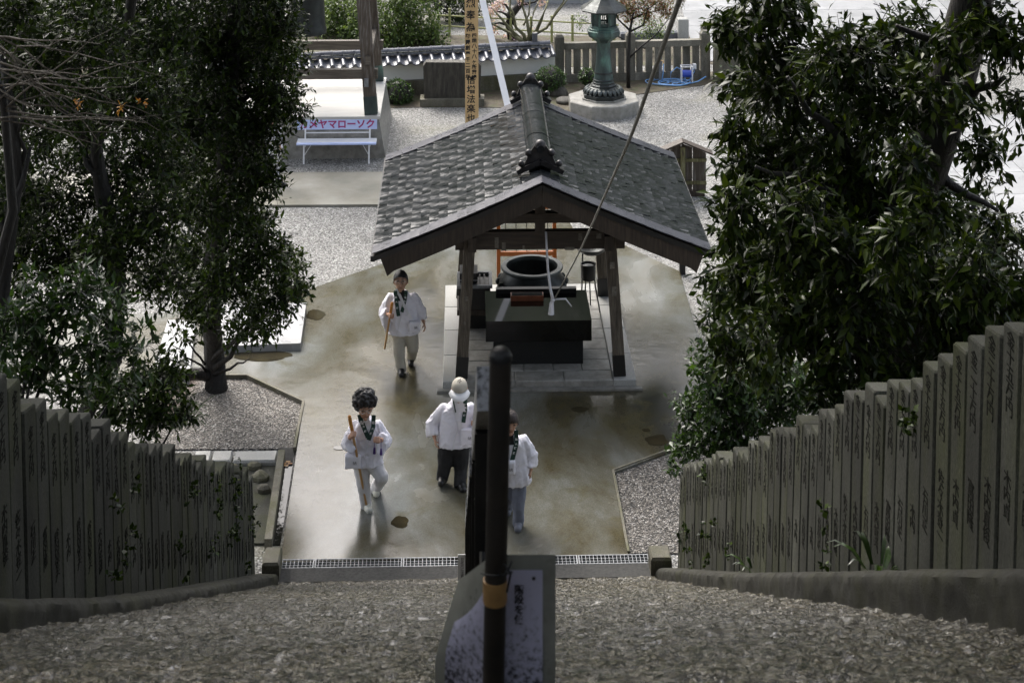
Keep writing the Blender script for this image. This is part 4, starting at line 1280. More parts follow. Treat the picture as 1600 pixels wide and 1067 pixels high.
# bare twiggy branches with a few dead orange leaves
r = E('twiggy_tree', 'thin bare twigs with a few orange leaves in front of the dark left trees', 'tree', (-4.9, 15.4, 2.3))
MB().tube([(-4.9, 15.4, 2.3), D(20, 330, 15.6), D(5, 150, 15.5), D(-30, 60, 15.4)], [.06, .045, .035, .02], 7).build('trunk', m_bark, r, smooth=True)
rr = random.Random(4)
tw = MB()
for q in range(26):
    a = D(rr.uniform(-30, 10), rr.uniform(40, 200), 15.5)
    b_ = D(rr.uniform(90, 260), rr.uniform(40, 230), 15.2 + rr.uniform(-.5, .5))
    tw.tube(wob(a, b_, 6, .05, q), list(np.linspace(.010, .003, 7)), 5)
tag(tw.build('twigs', m_post, r), kind='stuff')
crown('crown', r, clp([(190, 168, 7, .6), (225, 162, 7, .8), (120, 165, 5, .5)], 15.2, .2, 9), 22, 0.05, 8, m_orangeleaf, per=5)
# shrubs behind the left fence
def shrub(name, label, base, clumps, dens, size, seed, mat, cat='shrub', group=None, stems=5, **kw):
    r = E(name, label, cat, base, group)
    for i in range(stems):
        c = clumps[(i * 3) % len(clumps)][0]
        MB().tube(wob(base, c, 4, .06, seed + i), list(np.linspace(.03, .008, 5)), 6).build('stem', m_bark, r, smooth=True)
    crown('crown', r, clumps, dens, size, seed, mat, m_bark, **kw)
    return r
zb_ = lambda y: max(nose(y), 0) - 0.5
shrub('shrub', 'bright glossy shrub rising behind the nearest posts of the left fence', Vector((-3.9, 13.6, zb_(13.6))), clp([(60, 480, 55), (120, 455, 50), (170, 495, 45), (60, 550, 50), (140, 550, 50), (205, 560, 34, .7), (10, 520, 55), (30, 590, 40), (110, 610, 40), (190, 600, 30, .7), (225, 520, 22, .5)], 13.8, .5, 11), 900, 0.10, 21, m_leaf_s, asp=.36)
shrub('shrub', 'low dark shrub behind the lower half of the left fence', Vector((-3.8, 17.2, zb_(17.2))), clp([(250, 615, 45), (190, 640, 38), (285, 640, 28, .8), (230, 660, 32), (265, 580, 38), (220, 590, 40), (170, 610, 40)], 17.4, .4, 12), 900, 0.09, 22, m_leaf_l)
# bamboo grass tufts
def grass_tuft(label, base, n, size, seed, mat=None):
    rg = np.random.default_rng(seed)
    v, f = [], []
    for i in range(n):
        a = rg.uniform(0, 6.283)
        d = np.array((math.cos(a), math.sin(a), 0)) * rg.uniform(.4, 1)
        b0 = np.array((d[0] * .1, d[1] * .1, 0))
        L = size * rg.uniform(.6, 1.2)
        sd = np.array((-d[1], d[0], 0))
        sd /= np.linalg.norm(sd)
        W = .012 * rg.uniform(.7, 1.4)
        k = len(v)
        for t, ww in ((0, .5), (.35, 1), (.7, .8), (1, .05)):
            p = b0 + d * L * t * .8 + np.array((0, 0, 1)) * L * (1.1 * t - .85 * t * t)
            v += [p + sd * W * ww, p - sd * W * ww]
        for q in range(3): f.append((k + 2 * q, k + 2 * q + 1, k + 2 * q + 3, k + 2 * q + 2))
    o = link('fern_clump', quick_mesh('blades', np.array(v), np.array(f), mat or m_leaf_s))
    o.location = base
    return tag(o, label, 'plant')
grass_tuft('narrow-leaved bamboo grass spilling out below the left tree beside the fence tops', D(232, 668, 17.6), 60, .75, 1)
grass_tuft('pale grass clump at the corner of the gravel bed above the fence tops', D(283, 668, 19.6), 40, .55, 2)
grass_tuft('small green fern at the foot of the right fence', Vector((2.42, 10.2, zr(10.2))), 22, .32, 3)
grass_tuft('tiny weed between posts half way down the right fence', Vector((2.44, 14.6, zr(14.6) + .02)), 14, .22, 4)
def ivy(label, s, ylist, zf, xin, seed):
    cl = []
    rg = random.Random(seed)
    for (y, z0, z1, n) in ylist:
        for q in range(n):
            cl.append((Vector((s * (xin - .03), y + rg.uniform(-.35, .35), zf(y) + rg.uniform(z0, z1))), (.05, .16, .14), 1))
    r = E('ivy', label, 'ivy', cl[0][0])
    crown('foliage', r, cl, 260, 0.045, seed, m_leaf_l, m_bark, twig=.25, asp=.7)
ivy('ivy creeping over the lower posts of the left fence', -1, [(18.5, .5, 1.2, 9), (17, .2, 1.0, 5), (15.2, .1, .7, 4), (12.4, .1, .9, 5), (19.7, .0, .5, 4)], zl, 2.40, 31)
ivy('ivy and weeds creeping over the lower posts of the right fence', 1, [(19.3, .0, .5, 5), (17.5, .0, .9, 6), (16.0, .0, .3, 4), (12, .1, .5, 2), (9.6, .3, 1.0, 3)], zr, 2.47, 32)

# ------------------------------------------------------------------ right trees
R_cl = clp([(1150, 45, 40, .8), (1125, 25, 22, .5), (1200, 20, 70), (1168, 130, 44), (1150, 200, 34, .8), (1165, 250, 46), (1150, 320, 44), (1140, 365, 28, .8), (1168, 400, 52), (1225, 120, 75), (1235, 240, 80), (1245, 350, 85), (1250, 450, 75), (1320, 90, 75), (1320, 210, 80), (1320, 310, 85), (1340, 420, 85),
            (1320, 510, 75), (1225, 500, 60), (1175, 455, 40), (1420, 300, 60, .9), (1450, 430, 75, .8), (1545, 350, 80, .55), (1560, 440, 70, .8), (1470, 340, 60, .5), (1560, 50, 60, .9), (1590, 150, 45, .5), (1420, 60, 70, .85), (1390, 170, 60, .8), (1500, 500, 65, .9), (1580, 500, 60), (1410, 545, 60), (1540, 235, 50, .55), (1470, 220, 40, .5), (1125, 440, 34, .9, 17.5), (1120, 500, 34, .8, 18), (1150, 540, 45, 1, 18), (1195, 545, 45, 1, 18), (1145, 465, 30, .8, 17.5), (1440, 140, 50, .8, 13), (1490, 60, 45, .6, 13), (1420, 250, 45, .8, 13.2), (1400, 380, 55, .9, 13.2), (1455, 330, 45, .8, 13.2), (1500, 150, 40, .5, 13), (1520, 420, 60, .9, 14)], 15.2, 1.3, 5)
R_cl += [(Vector((4.6, 11.5, 12.8)), 1.7, .6), (Vector((3.8, 8.5, 13.2)), 1.6, .6), (Vector((5.5, 7, 13.8)), 1.9, .6), (Vector((3.4, 14.5, 11.9)), 1.5, .6), (Vector((2.6, 5.5, 13.8)), 1.5, .6), (Vector((6, 15, 12.6)), 1.9, .6), (Vector((1.2, 8.5, 14.4)), 1.6, .5), (Vector((-.8, 6.5, 14.6)), 1.6, .5)]  # unseen clumps arching in from the right, added to darken the stair
rb_ = Vector((4.35, 15.6, zb_(15.6) - .2))
Rt = [rb_, D(1418, 640, 15.6), D(1414, 520, 15.5), D(1405, 430, 15.4), D(1405, 350, 15.3), D(1440, 260, 15.2), D(1475, 170, 15), D(1500, 80, 14.8), D(1530, -40, 14.5), D(1570, -240, 14)]
Rbr = [(D(1405, 400, 15.4), D(1330, 250, 15.2), .14, .03), (D(1330, 250, 15.2), D(1230, 120, 15), .05, .015), (D(1405, 420, 15.4), D(1270, 380, 15), .10, .02), (D(1410, 500, 15.5), D(1220, 480, 15), .08, .015), (D(1330, 300, 15.2), D(1180, 260, 14.9), .05, .012), (D(1475, 170, 15), D(1570, 120, 14.6), .07, .02),
       (D(1440, 260, 15.2), D(1560, 330, 15), .06, .015), (D(1500, 80, 14.8), D(1400, 40, 14.8), .06, .015), (D(1340, 280, 15.2), D(1200, 400, 15), .05, .012), (D(1530, -40, 14.5), (4.2, 9, 13), .1, .03), (D(1550, -120, 14.3), (3.4, 14.5, 12), .08, .02), (D(1530, 640, 15.6), D(1530, 400, 15.2), .05, .03)]
tree('broadleaf_tree', 'big broad-leaved evergreen with thick leaning dark trunk behind the right fence', Rt, [.42, .33, .32, .31, .30, .235, .20, .19, .16, .12], Rbr, R_cl, 980, 0.125, 7, m_leaf_r, droop=.3, asp=.36)
shrub('shrub', 'bright leafy shrub spilling over the lower end of the right fence', Vector((3.3, 20.3, -.05)), clp([(1120, 600, 50), (1085, 640, 36), (1065, 700, 26, .8), (1055, 725, 16, .6), (1110, 690, 40), (1150, 660, 50), (1200, 640, 50), (1195, 575, 45), (1240, 615, 50), (1285, 590, 50), (1100, 560, 24, .6), (1085, 540, 12, .5), (1150, 610, 50), (1160, 700, 30)], 20.6, .35, 14), 950, 0.095, 23, m_leaf_s, asp=.42, stems=8)
shrub('shrub', 'dark shrub with upright shoots behind the middle posts of the right fence', Vector((4.0, 15.0, zb_(15))), clp([(1340, 570, 45), (1400, 590, 45), (1460, 560, 45), (1300, 610, 40), (1520, 530, 45), (1570, 520, 40)], 14.6, .4, 15), 700, 0.12, 24, m_leaf_r, asp=.36)

# boughs out of view, added high over the stair to block light
def shade_boughs(parent, lst, seed, mat):
    cl = [(Vector(p[:3]), (p[3], p[3], p[3] * .55), 1) for p in lst]
    crown('shade_crown', parent, cl, 60, .34, seed, mat, m_bark, twig=1.2, asp=.5, per=8)
trees_ = [o for o in col.objects if o.get('category') == 'tree']
shade_boughs(trees_[1], [(-6, 3, 15, 2.6), (-3, 2, 15.5, 2.4), (-6, 8, 15, 2.6), (-2.6, 7, 15.2, 2.5), (-5.5, 13, 14.5, 2.6), (-2.2, 12, 14.6, 2.4), (-4.6, 17.5, 14.4, 2.4), (-8.5, 10, 14, 2.8), (-8, 16, 13.5, 2.8), (-1.5, 16.5, 14.4, 1.9), (-4, -2, 16, 3), (0, -3, 16, 3), (-6, 21, 15, 2.5)], 51, m_leaf_l)
shade_boughs([o for o in trees_ if o.name == 'broadleaf_tree'][0], [(1, 3, 15.6, 2.4), (4.5, 3, 15.2, 2.5), (1.5, 8, 15.4, 2.4), (5, 8, 15, 2.6), (1.6, 13, 14.8, 2.2), (5, 13.5, 14.6, 2.6), (8, 10, 14, 2.8), (4.2, 18, 14.4, 2.3), (4, -2, 16, 3), (8, 4, 15, 3)], 52, m_leaf_r)

# ------------------------------------------------------------------ bell tower
tx0, tx1 = -4.95, -1.76
tw_ = E('bell_tower', 'open timber bell tower on a white topped stone base', 'bell tower', ((tx0 + tx1) / 2, 38.3, 0))
MB().rings([[(tx0 - .14, 36.72, 0), (tx1 + .14, 36.72, 0), (tx1 + .14, 39.9, 0), (tx0 - .14, 39.9, 0)], [(tx0, 36.78, .80), (tx1, 36.78, .80), (tx1, 39.85, .80), (tx0, 39.85, .80)]]).build('base', m_pave, tw_)
MB().box(tx0 - .02, tx1 + .02, 36.76, 39.87, .80, .86).build('floor', m_floorc, tw_)
for (bx, by, ax, ay) in ((-1.93, 36.98, -2.20, 37.3), (-4.72, 36.98, -4.45, 37.3), (-1.93, 39.65, -2.20, 39.35), (-4.72, 39.65, -4.45, 39.35)):
    MB().bar((bx, by, .86), (ax, ay, 4.2), .26, .26, up=(0, 1, 0)).build('post', m_greywoodv, tw_)
    t = .11
    MB().bar((bx, by, .862), (bx + (ax - bx) * t, by + (ay - by) * t, .862 + 3.34 * t), .272, .272, up=(0, 1, 0)).build('post_shoe', m_verd, tw_)
for (yy, z_) in ((37.06, 1.68), (39.55, 1.68), (37.25, 3.75), (39.4, 3.75)):
    MB().box(-4.95 if z_ < 2 else -4.7, -1.80 if z_ < 2 else -1.95, yy - .07, yy + .07, z_ - .1, z_ + .1).build('tie_beam', m_greywood, tw_)
for xx in (-2.0, -4.65):
    MB().box(xx - .06, xx + .06, 36.9, 39.75, 1.90, 2.08).build('tie_beam', m_greywood, tw_)
    MB().box(xx - .2, xx - .05, 37.1, 39.5, 3.9, 4.1).build('tie_beam', m_greywood, tw_)
MB().box(-3.45, -3.25, 37.1, 39.5, 4.05, 4.3).build('bell_beam', m_greywood, tw_)
for s in (-1, 1):
    MB().rings([[(-3.35, yy, 5.9), (-3.35 + s * 1.9, yy, 4.75), (-3.35 + s * 1.9, yy, 4.65), (-3.35, yy, 5.75)][::s] for yy in (37.0, 39.7)]).build('roof', m_tile, tw_)
MB().bar((-2.03, 36.87, 1.45), (-2.03, 36.87, 1.62), .09, .05).build('lamp_box', m_galv, tw_)
bl = E('temple_bell', 'dark bronze temple bell hanging in the tower half behind leaves', 'bell', (-3.40, 38.25, 2.27))
MB().lathe([(.40, 2.27), (.435, 2.27), (.435, 2.36), (.41, 2.42), (.39, 2.8), (.37, 3.2), (.30, 3.42), (.15, 3.52), (.02, 3.54)], 36, (-3.40, 38.25, 0), cap=True).build('body', m_bronze, bl, auto=40)
b = MB()
b.tube([(-3.48, 38.25, 3.5), (-3.46, 38.25, 3.75), (-3.34, 38.25, 3.75), (-3.32, 38.25, 3.5)], .03, 8).tube([(-3.40, 38.25, 3.74), (-3.38, 38.25, 4.1)], .02, 6)
b.build('crown_loop', m_bronze, bl, smooth=True)

# ------------------------------------------------------------------ bench with lettering
bx0, bx1, by = P(472, 258).x, P(580, 257).x, P(526, 257).y
be = E('bench', 'white framed bench with pale blue seat and lettered backrest in front of the bell tower', 'bench', ((bx0 + bx1) / 2, by, 0))
for q in range(4):
    MB().box(bx0 - .12, bx1 + .10, by - .02 + q * .095, by + .068 + q * .095, .40, .43).build('seat_slat', m_lightblue if q == 0 else m_white, be)
MB().box(bx0 - .14, bx1 + .10, by + .40, by + .425, .60, .80).build('backrest', m_lightblue, be)
for xx in (bx0 + .03, bx1 - .05):
    MB().tube([(xx, by + .02, 0), (xx, by + .05, .40)], .018, 8).build('leg', m_white, be)
    MB().tube([(xx, by + .46, 0), (xx, by + .37, .42), (xx, by + .44, .74)], .018, 8).build('leg', m_white, be)
    MB().tube([(xx, by + .04, .385), (xx, by + .37, .385)], .014, 6).build('seat_rail', m_white, be)
    MB().tube([(xx, by + .05, .16), (xx + (.16 if xx < -2.6 else -.16), by + .2, .38)], .008, 5).build('brace', m_white, be)
MB().tube([(bx0 + .03, by + .42, .53), (bx1 - .05, by + .42, .53)], .015, 6).build('back_rail', m_white, be)
inst('lettering', text_mesh('カメヤマローソク', .198, m_red, .001, 1.0, .006), be, frame(((bx0 + bx1) / 2 - .02, by + .398, .70), (1, 0, 0), (0, 0, 1), (0, -1, 0)))

# ------------------------------------------------------------------ tiled garden wall
WA, WB = Vector((-7.6, 40.55, 0)), Vector((2.17, 42.25, 0))
wd = (WB - WA).normalized()
wn = Vector((wd.y, -wd.x, 0))       # towards the viewer
WL = (WB - WA).length
wr = E('tiled_wall', 'low white plaster wall capped with dark grey roof tiles', 'wall', tuple(WA))
Fw = frame(WA, wd, -wn, Vector((0, 0, 1)))
def wbox(name, x0, x1, y0, y1, z0, z1, mat): return MB().box(x0, x1, y0, y1, z0, z1, Fw).build(name, mat, wr)
wbox('stone_base', -.0, WL + .06, -.14, .30, 0, .34, m_mossstone)
wbox('plaster', 0, WL + .02, -.03, .24, .34, .80, m_plaster)
wbox('tile_bed', -.05, WL + .0, -.16, .36, .74, .80, m_tile)
pitch = .262
nt_ = int(WL / pitch)
pan = MB()
u = np.linspace(-1, 1, 7)
pan.rings([[(a * .10, yy, zz - .045 * (1 - a * a)) for a in u] + [(a * .10, yy, zz - .03 - .045 * (1 - a * a)) for a in u[::-1]] for yy, zz in ((-.27, .80), (.10, .93))])
pan_m = pan.mesh('pan_tile', m_tile)
cov = MB()
ang = np.linspace(0, math.pi, 7)
cov.rings([[(.05 * math.cos(a), yy, zz + .05 * math.sin(a)) for a in ang] for yy, zz in ((-.285, .795), (.10, .93))])
cov_m = cov.mesh('cover_tile', m_tile)
rid = MB()
ang = np.linspace(0, math.pi, 8)
rid.rings([[(x_, .10 + .075 * math.cos(a) * s_, 1.0 + .075 * math.sin(a) * s_) for a in ang] for x_, s_ in ((-.128, 1), (.09, 1), (.092, 1.15), (.126, 1.15))])
rid_m = rid.mesh('ridge_tile', m_tile)
noshi = MB().box(-.128, .128, -.02, .22, .93, .965)
noshi_m = noshi.mesh('course_tile', m_tile)
rr = random.Random(2)
for i in range(nt_):
    x = WL - .10 - i * pitch
    for nm, me, dx in (('pan_tile', pan_m, -.13), ('cover_tile', cov_m, 0), ('ridge_tile', rid_m, -.1), ('course_tile', noshi_m, -.13)):
        if nm == 'cover_tile' and i == 0: dx = .04
        inst(nm, me, wr, Fw @ Matrix.Translation((x + dx, rr.uniform(-.004, .004), rr.uniform(-.003, .003))) @ Matrix.Rotation(rr.uniform(-.02, .02), 4, 'Z'))
MB().bar(Fw @ Vector((WL - .45, .10, 1.0)), Fw @ Vector((WL - .45, .06, 1.28)), .12, .06).build('ridge_end_tile', m_tile, wr)

# ------------------------------------------------------------------ clipped bushes, monument, rocks
def bush(label, px, py, rpx, zc, seed, ry=0.95, group='clipped round bushes'):
    c = D(px, py, zc)
    rad = rpx * zc / FPX
    r = E('clipped_bush', label, 'bush', (c.x, c.y, 0), group)
    MB().tube([(c.x, c.y, 0), (c.x, c.y, c.z)], .05, 6).build('stem', m_bark, r)
    MB().sphere(c, rad * .8, 14, 10).build('core', m_bark, r, smooth=True)
    crown('foliage', r, [(c, (rad, rad, rad * ry), 1)], 4200, .05, seed, m_leaf_b, twig=.12, shell=.12, asp=.55, per=6)
bush('neat round clipped bush left of the dark stone monument', 622, 147, 25, 40.9, 41)
bush('light green clipped bush at the right end of the white wall', 860, 125, 25, 41.6, 42)
bush('smallest round bush beside the bronze lantern', 917, 120, 14, 42.0, 43)
mz = P(705, 167).y
a, b_ = P(661, 167).x, P(752, 167).x
mo = E('stone_monument', 'dark streaked stone slab monument on a low base in front of the white wall', 'monument', ((a + b_) / 2, mz, 0))
MB().box(a - .07, b_ + .07, mz - .02, mz + .42, 0, .17).build('base', m_mossstone, mo)
b = MB()
z1 = .98
b.rings([[(a + .02, yy, .17), (b_ - .02, yy, .17), (b_, yy, z1 - .08), (b_ - .07, yy, z1), (a + .07, yy, z1 + .02), (a, yy, z1 - .07)] for yy in (mz + .36, mz + .10)])
b.build('slab', m_darkstone, mo)
for i, (px, py, sx_, sy_, sz_, lb) in enumerate(((872, 146, .26, .22, .20, 'smooth dark boulder beside the clipped bush behind the roof ridge'), (886, 158, .30, .22, .10, 'flat dark rock next to the octagonal lantern base'))):
    c = P(px, py, .05)
    o = MB().sphere((0, 0, 0), (sx_, sy_, sz_), 12, 8)
    o.v = [tuple(Vector(v) * (1 + .18 * noise.noise(Vector(v) * 5 + Vector((i, 0, 0))))) for v in o.v]
    ob = o.build('boulder', m_darkstone, smooth=True)
    ob.location = c
    tag(ob, lb, 'rock')

# ------------------------------------------------------------------ memorial pillar with its strip of white cloth
pp = D(738, 190, 33.0)
pc = E('memorial_pillar', 'tall square pillar of fresh cedar with brushed black characters', 'pillar', (pp.x, 33.0, 0))
PW = .125
ptop = D(733, -70, 33)
MB().bar((pp.x, 33, 0), (pp.x - .02, 33, ptop.z), PW * 2, PW * 2, up=(0, 1, 0)).build('shaft', m_newwood, pc)
MB().rings([[(pp.x - .02 + a * PW, 33 + b * PW, ptop.z) for a, b in ((-1, -1), (1, -1), (1, 1), (-1, 1))], [(pp.x - .02 + a * .01, 33 + b * .01, ptop.z + .2) for a, b in ((-1, -1), (1, -1), (1, 1), (-1, 1))]]).build('tip', m_newwood, pc)
def ptext(body, px, py, size, sp=1.0, wscale=1.0):
    y_ = 33 - PW - .001
    zz = H - (py + 600) * y_ / FPX
    xx = (px - 800) * y_ / FPX + y_ * .0276
    M = frame((xx, y_, zz), (wscale, 0, 0), (0, 0, 1), (0, -1, 0))
    inst('lettering', text_mesh('\n'.join(body), size, m_ink, .0008, sp, .0035), pc, M)
ptext('烈奉為', 735.5, 25, .185, 1.22)
ptext('四国八十八ヶ所霊場', 741, 89, .09, 1.08)
ptext('御開創壱千二百年', 731, 89, .09, 1.2)
ptext('倍増法楽也', 736, 156, .165, 1.08)
b = MB()
p1, p2, p3 = D(744, -40, 32.85), D(792, 160, 31.4), D(830, 330, 30.2)
b.bar(p1, p2, .115, .012, up=(0, 1, 0)).bar(p2, p3, .115, .012, up=(0, 1, 0))
tag(b.build('cloth_strip', m_white), 'long white cloth strip slanting from the cedar pillar down behind the roof', 'cloth strip')

# ------------------------------------------------------------------ bronze lantern
lx, ly = P(943, 152.5, .3).x, P(943, 152.5, .3).y
la = E('bronze_lantern', 'tall octagonal bronze lantern with green patina on a pale stone base', 'lantern', (lx, ly, 0))
ph = math.pi / 8
MB().lathe([(.84, 0), (.84, .28), (.82, .30)], 8, (lx, ly, 0), ph).build('stone_base', m_pave, la)
MB().lathe([(.54, .30), (.54, .335)], 8, (lx, ly, 0), ph).build('stone_step', m_pave, la)
MB().lathe([(.49, .335), (.49, .41), (.47, .43)], 8, (lx, ly, 0), ph).build('foot_plate', m_bronze, la)
for kx in range(24):
    t = 2 * math.pi * kx / 24
    d = Vector((math.cos(t), math.sin(t), 0))
    s_ = Vector((-d.y, d.x, 0))
    c = Vector((lx, ly, 0))
    MB().rings([[c + d * .34 - s_ * .042 + Vector((0, 0, .56)), c + d * .34 + s_ * .042 + Vector((0, 0, .56)), c + d * .34 + Vector((0, 0, .50))],
                [c + d * .42 - s_ * .056 + Vector((0, 0, .53)), c + d * .42 + s_ * .056 + Vector((0, 0, .53)), c + d * .42 + Vector((0, 0, .44))],
                [c + d * .475 - s_ * .03 + Vector((0, 0, .45)), c + d * .475 + s_ * .03 + Vector((0, 0, .45)), c + d * .47 + Vector((0, 0, .42))]]).build('petal', m_rim, la, smooth=True)
MB().lathe([(.36, .43), (.36, .54), (.30, .57), (.30, .60), (.26, .63), (.26, .66), (.235, .68)], 8, (lx, ly, 0), ph).build('foot', m_bronze, la)
MB().lathe([(.235, .66), (.215, .78), (.18, 1.05), (.158, 1.35), (.153, 1.56), (.17, 1.58)], 24, (lx, ly, 0)).build('column', m_verd, la, auto=50)
b = MB()
b.lathe([(.236, .70), (.242, .72), (.228, .74)], 24, (lx, ly, 0), cap=False).lathe([(.212, .86), (.214, .88), (.205, .90)], 24, (lx, ly, 0), cap=False)
b.build('column_band', m_bronze, la, auto=40)
MB().lathe([(.16, 1.56), (.20, 1.60), (.30, 1.68), (.37, 1.72), (.39, 1.76), (.39, 1.84), (.36, 1.86), (.36, 1.89), (.32, 1.91), (.32, 1.94), (.29, 1.96)], 8, (lx, ly, 0), ph).build('platform', m_verd, la)
for kx in range(8):
    t = ph + 2 * math.pi * kx / 8
    c = Vector((lx + .275 * math.cos(t), ly + .275 * math.sin(t), 1.95))
    MB().bar(c, c + Vector((0, 0, .34)), .05, .05).build('corner_post', m_verd, la)
    t2 = t + math.pi / 8
    d = Vector((math.cos(t2), math.sin(t2), 0))
    s_ = Vector((-d.y, d.x, 0))
    c = Vector((lx, ly, 0)) + d * .245
    if kx % 2 == 0:
        MB().box(-.09, .09, -.006, .006, 1.97, 2.27, frame(c, s_, d, Vector((0, 0, 1)))).build('panel', m_verd, la)
    else:
        q = MB()
        Mq = frame(c, s_, d, Vector((0, 0, 1)))
        q.box(-.09, .09, -.006, .006, 1.97, 2.02, Mq).box(-.09, .09, -.006, .006, 2.22, 2.27, Mq).box(-.01, .01, -.006, .006, 2.02, 2.22, Mq)
        q.build('lattice', m_verd, la)
MB().lathe([(.29, 2.27), (.30, 2.29), (.54, 2.30), (.555, 2.33), (.50, 2.37), (.36, 2.46), (.22, 2.56), (.12, 2.66), (.10, 2.68)], 8, (lx, ly, 0), ph).build('roof', m_bronze, la)
MB().lathe([(.12, 2.67), (.14, 2.70), (.14, 2.76), (.08, 2.79), (.10, 2.84), (.12, 2.92), (.09, 3.02), (.02, 3.12)], 20, (lx, ly, 0)).build('finial', m_bronze, la, auto=40)

# ------------------------------------------------------------------ stone balustrade behind
FA, FB = Vector((P(872, 121).x, 42.6, 0)), Vector((P(1103, 125).x, 42.9, 0))
fr = E('stone_balustrade', 'old stone balustrade with square posts and upright slats behind the lantern', 'fence', tuple(FA))
fd = (FB - FA).normalized()
Ff = frame(FA, fd, Vector((-fd.y, fd.x, 0)), Vector((0, 0, 1)))
FL = (FB - FA).length
def fbox(nm, x0, x1, y0, y1, z0, z1, rz=0):
    return MB().box(x0, x1, y0, y1, z0, z1, Ff).build(nm, m_fence2, fr)
for xx in (0, FL * .485, FL):
    fbox('post', xx - .11, xx + .11, -.11, .11, 0, 1.10)
    MB().rings([[Ff @ Vector((xx + a * .112, b * .112, 1.10)) for a, b in ((-1, -1), (1, -1), (1, 1), (-1, 1))], [Ff @ Vector((xx + a * .06, b * .06, 1.16)) for a, b in ((-1, -1), (1, -1), (1, 1), (-1, 1))]]).build('post_cap', m_fence2, fr)
fbox('post', FL - .02, FL + .09, .14, .40, 0, 1.22)
for (a, b_) in ((.112, FL * .485 - .112), (FL * .485 + .112, FL - .112)):
    fbox('base_beam', a, b_, -.10, .10, 0, .20)
    fbox('top_rail', a, b_, -.085, .085, .80, .95)
    n = 7
    for q in range(n):
        xx = a + (b_ - a) * (q + .5) / n
        rr_ = random.Random(q + int(a * 10))
        wq = rr_.uniform(.072, .088)
        MB().box(xx - wq, xx + wq, -.045 + rr_.uniform(-.01, .01), .045, .20, .80, Ff).build('slat', m_fence2, fr)
c = P(1143, 130)
ss = E('standing_stone', 'broad mossy standing stone right of the balustrade, partly behind leaves', 'stone', (c.x, c.y, 0))
MB().rings([[(c.x - .42, yy, 0), (c.x + .55, yy, 0), (c.x + .5, yy, 1.05), (c.x + .1, yy, 1.2), (c.x - .40, yy, 1.12)] for yy in (c.y + .28, c.y)]).build('slab', m_mossstone, ss)
# standpipe, hose reel, hose
c = P(1032, 128)
sp_ = E('standpipe', 'slim pale water standpipe with brass tap and a hose end', 'standpipe', (c.x, c.y, 0))
MB().box(c.x - .035, c.x + .035, c.y - .035, c.y + .035, 0, .60).build('pipe', m_galv, sp_)
MB().tube([(c.x + .0, c.y - .03, .53), (c.x + .06, c.y - .12, .52), (c.x + .06, c.y - .13, .46)], .014, 7).build('tap', m_newwood, sp_)
MB().tube([(c.x + .06, c.y - .13, .47), (c.x + .05, c.y - .12, .25), (c.x + .02, c.y - .11, .02)], .014, 7).build('hose_end', m_blue, sp_, smooth=True)
c = P(1073, 130)
hr = E('hose_reel', 'white framed hose reel with blue drum beside the coiled hose', 'hose reel', (c.x, c.y, 0))
for xx in (-.13, .13):
    MB().tube([(c.x + xx, c.y - .1, 0), (c.x + xx, c.y - .06, .40), (c.x + xx, c.y + .12, .40), (c.x + xx, c.y + .16, 0)], .014, 6).build('side_frame', m_white, hr)
for (yy, zz) in ((-.06, .40), (-.10, .02), (.12, .40)):
    MB().tube([(c.x - .13, c.y + yy, zz), (c.x + .13, c.y + yy, zz)], .013, 6).build('cross_bar', m_white, hr)
MB().tube([(c.x - .11, c.y + .02, .22), (c.x + .11, c.y + .02, .22)], .085, 16).build('drum', m_bluedark, hr, auto=40)
MB().tube([(c.x + .13, c.y + .02, .22), (c.x + .2, c.y + .02, .22), (c.x + .2, c.y + .02, .34)], .012, 6).build('crank', m_iron, hr)
MB().box(c.x + .17, c.x + .25, c.y + .1, c.y + .2, .30, .42).build('handle', m_white, hr)
rr = random.Random(8)
c = P(1055, 132)
pts = []
for q in range(90):
    t = q * .36
    R0 = .25 + .15 * math.sin(t * .31) + .08 * math.sin(t * .77)
    ox = .22 * math.sin(q * .045) - .05
    pts.append((c.x - .12 + ox + 1.25 * R0 * math.cos(t), c.y + R0 * .8 * math.sin(t) + .06 * math.sin(q * .1), .025 + .02 * abs(math.sin(t * 1.3))))
hb_ = MB().tube(pts, .013, 6)
cr = P(1062, 131)
hb_.tube([pts[-1], (cr.x + .1, cr.y - .05, .03), (cr.x + .25, cr.y, .10), (cr.x + .38, cr.y + .1, .28), (cr.x + .3, cr.y + .12, .35)], .013, 6)
hb_.tube([(cr.x - .22, cr.y + .05, .03), (cr.x - .2, cr.y + .1, .25), (cr.x - .05, cr.y + .14, .36), (cr.x + .1, cr.y + .1, .28), (cr.x + .15, cr.y + .02, .05)], .013, 6)
hb_.tube([(cr.x + .2, cr.y - .1, .02), (cr.x + .45, cr.y + .0, .05), (cr.x + .65, cr.y + .1, .14)], .016, 6)
tag(hb_.build('garden_hose', m_blue, smooth=True), 'bright blue garden hose lying in loose coils on the gravel', 'hose')

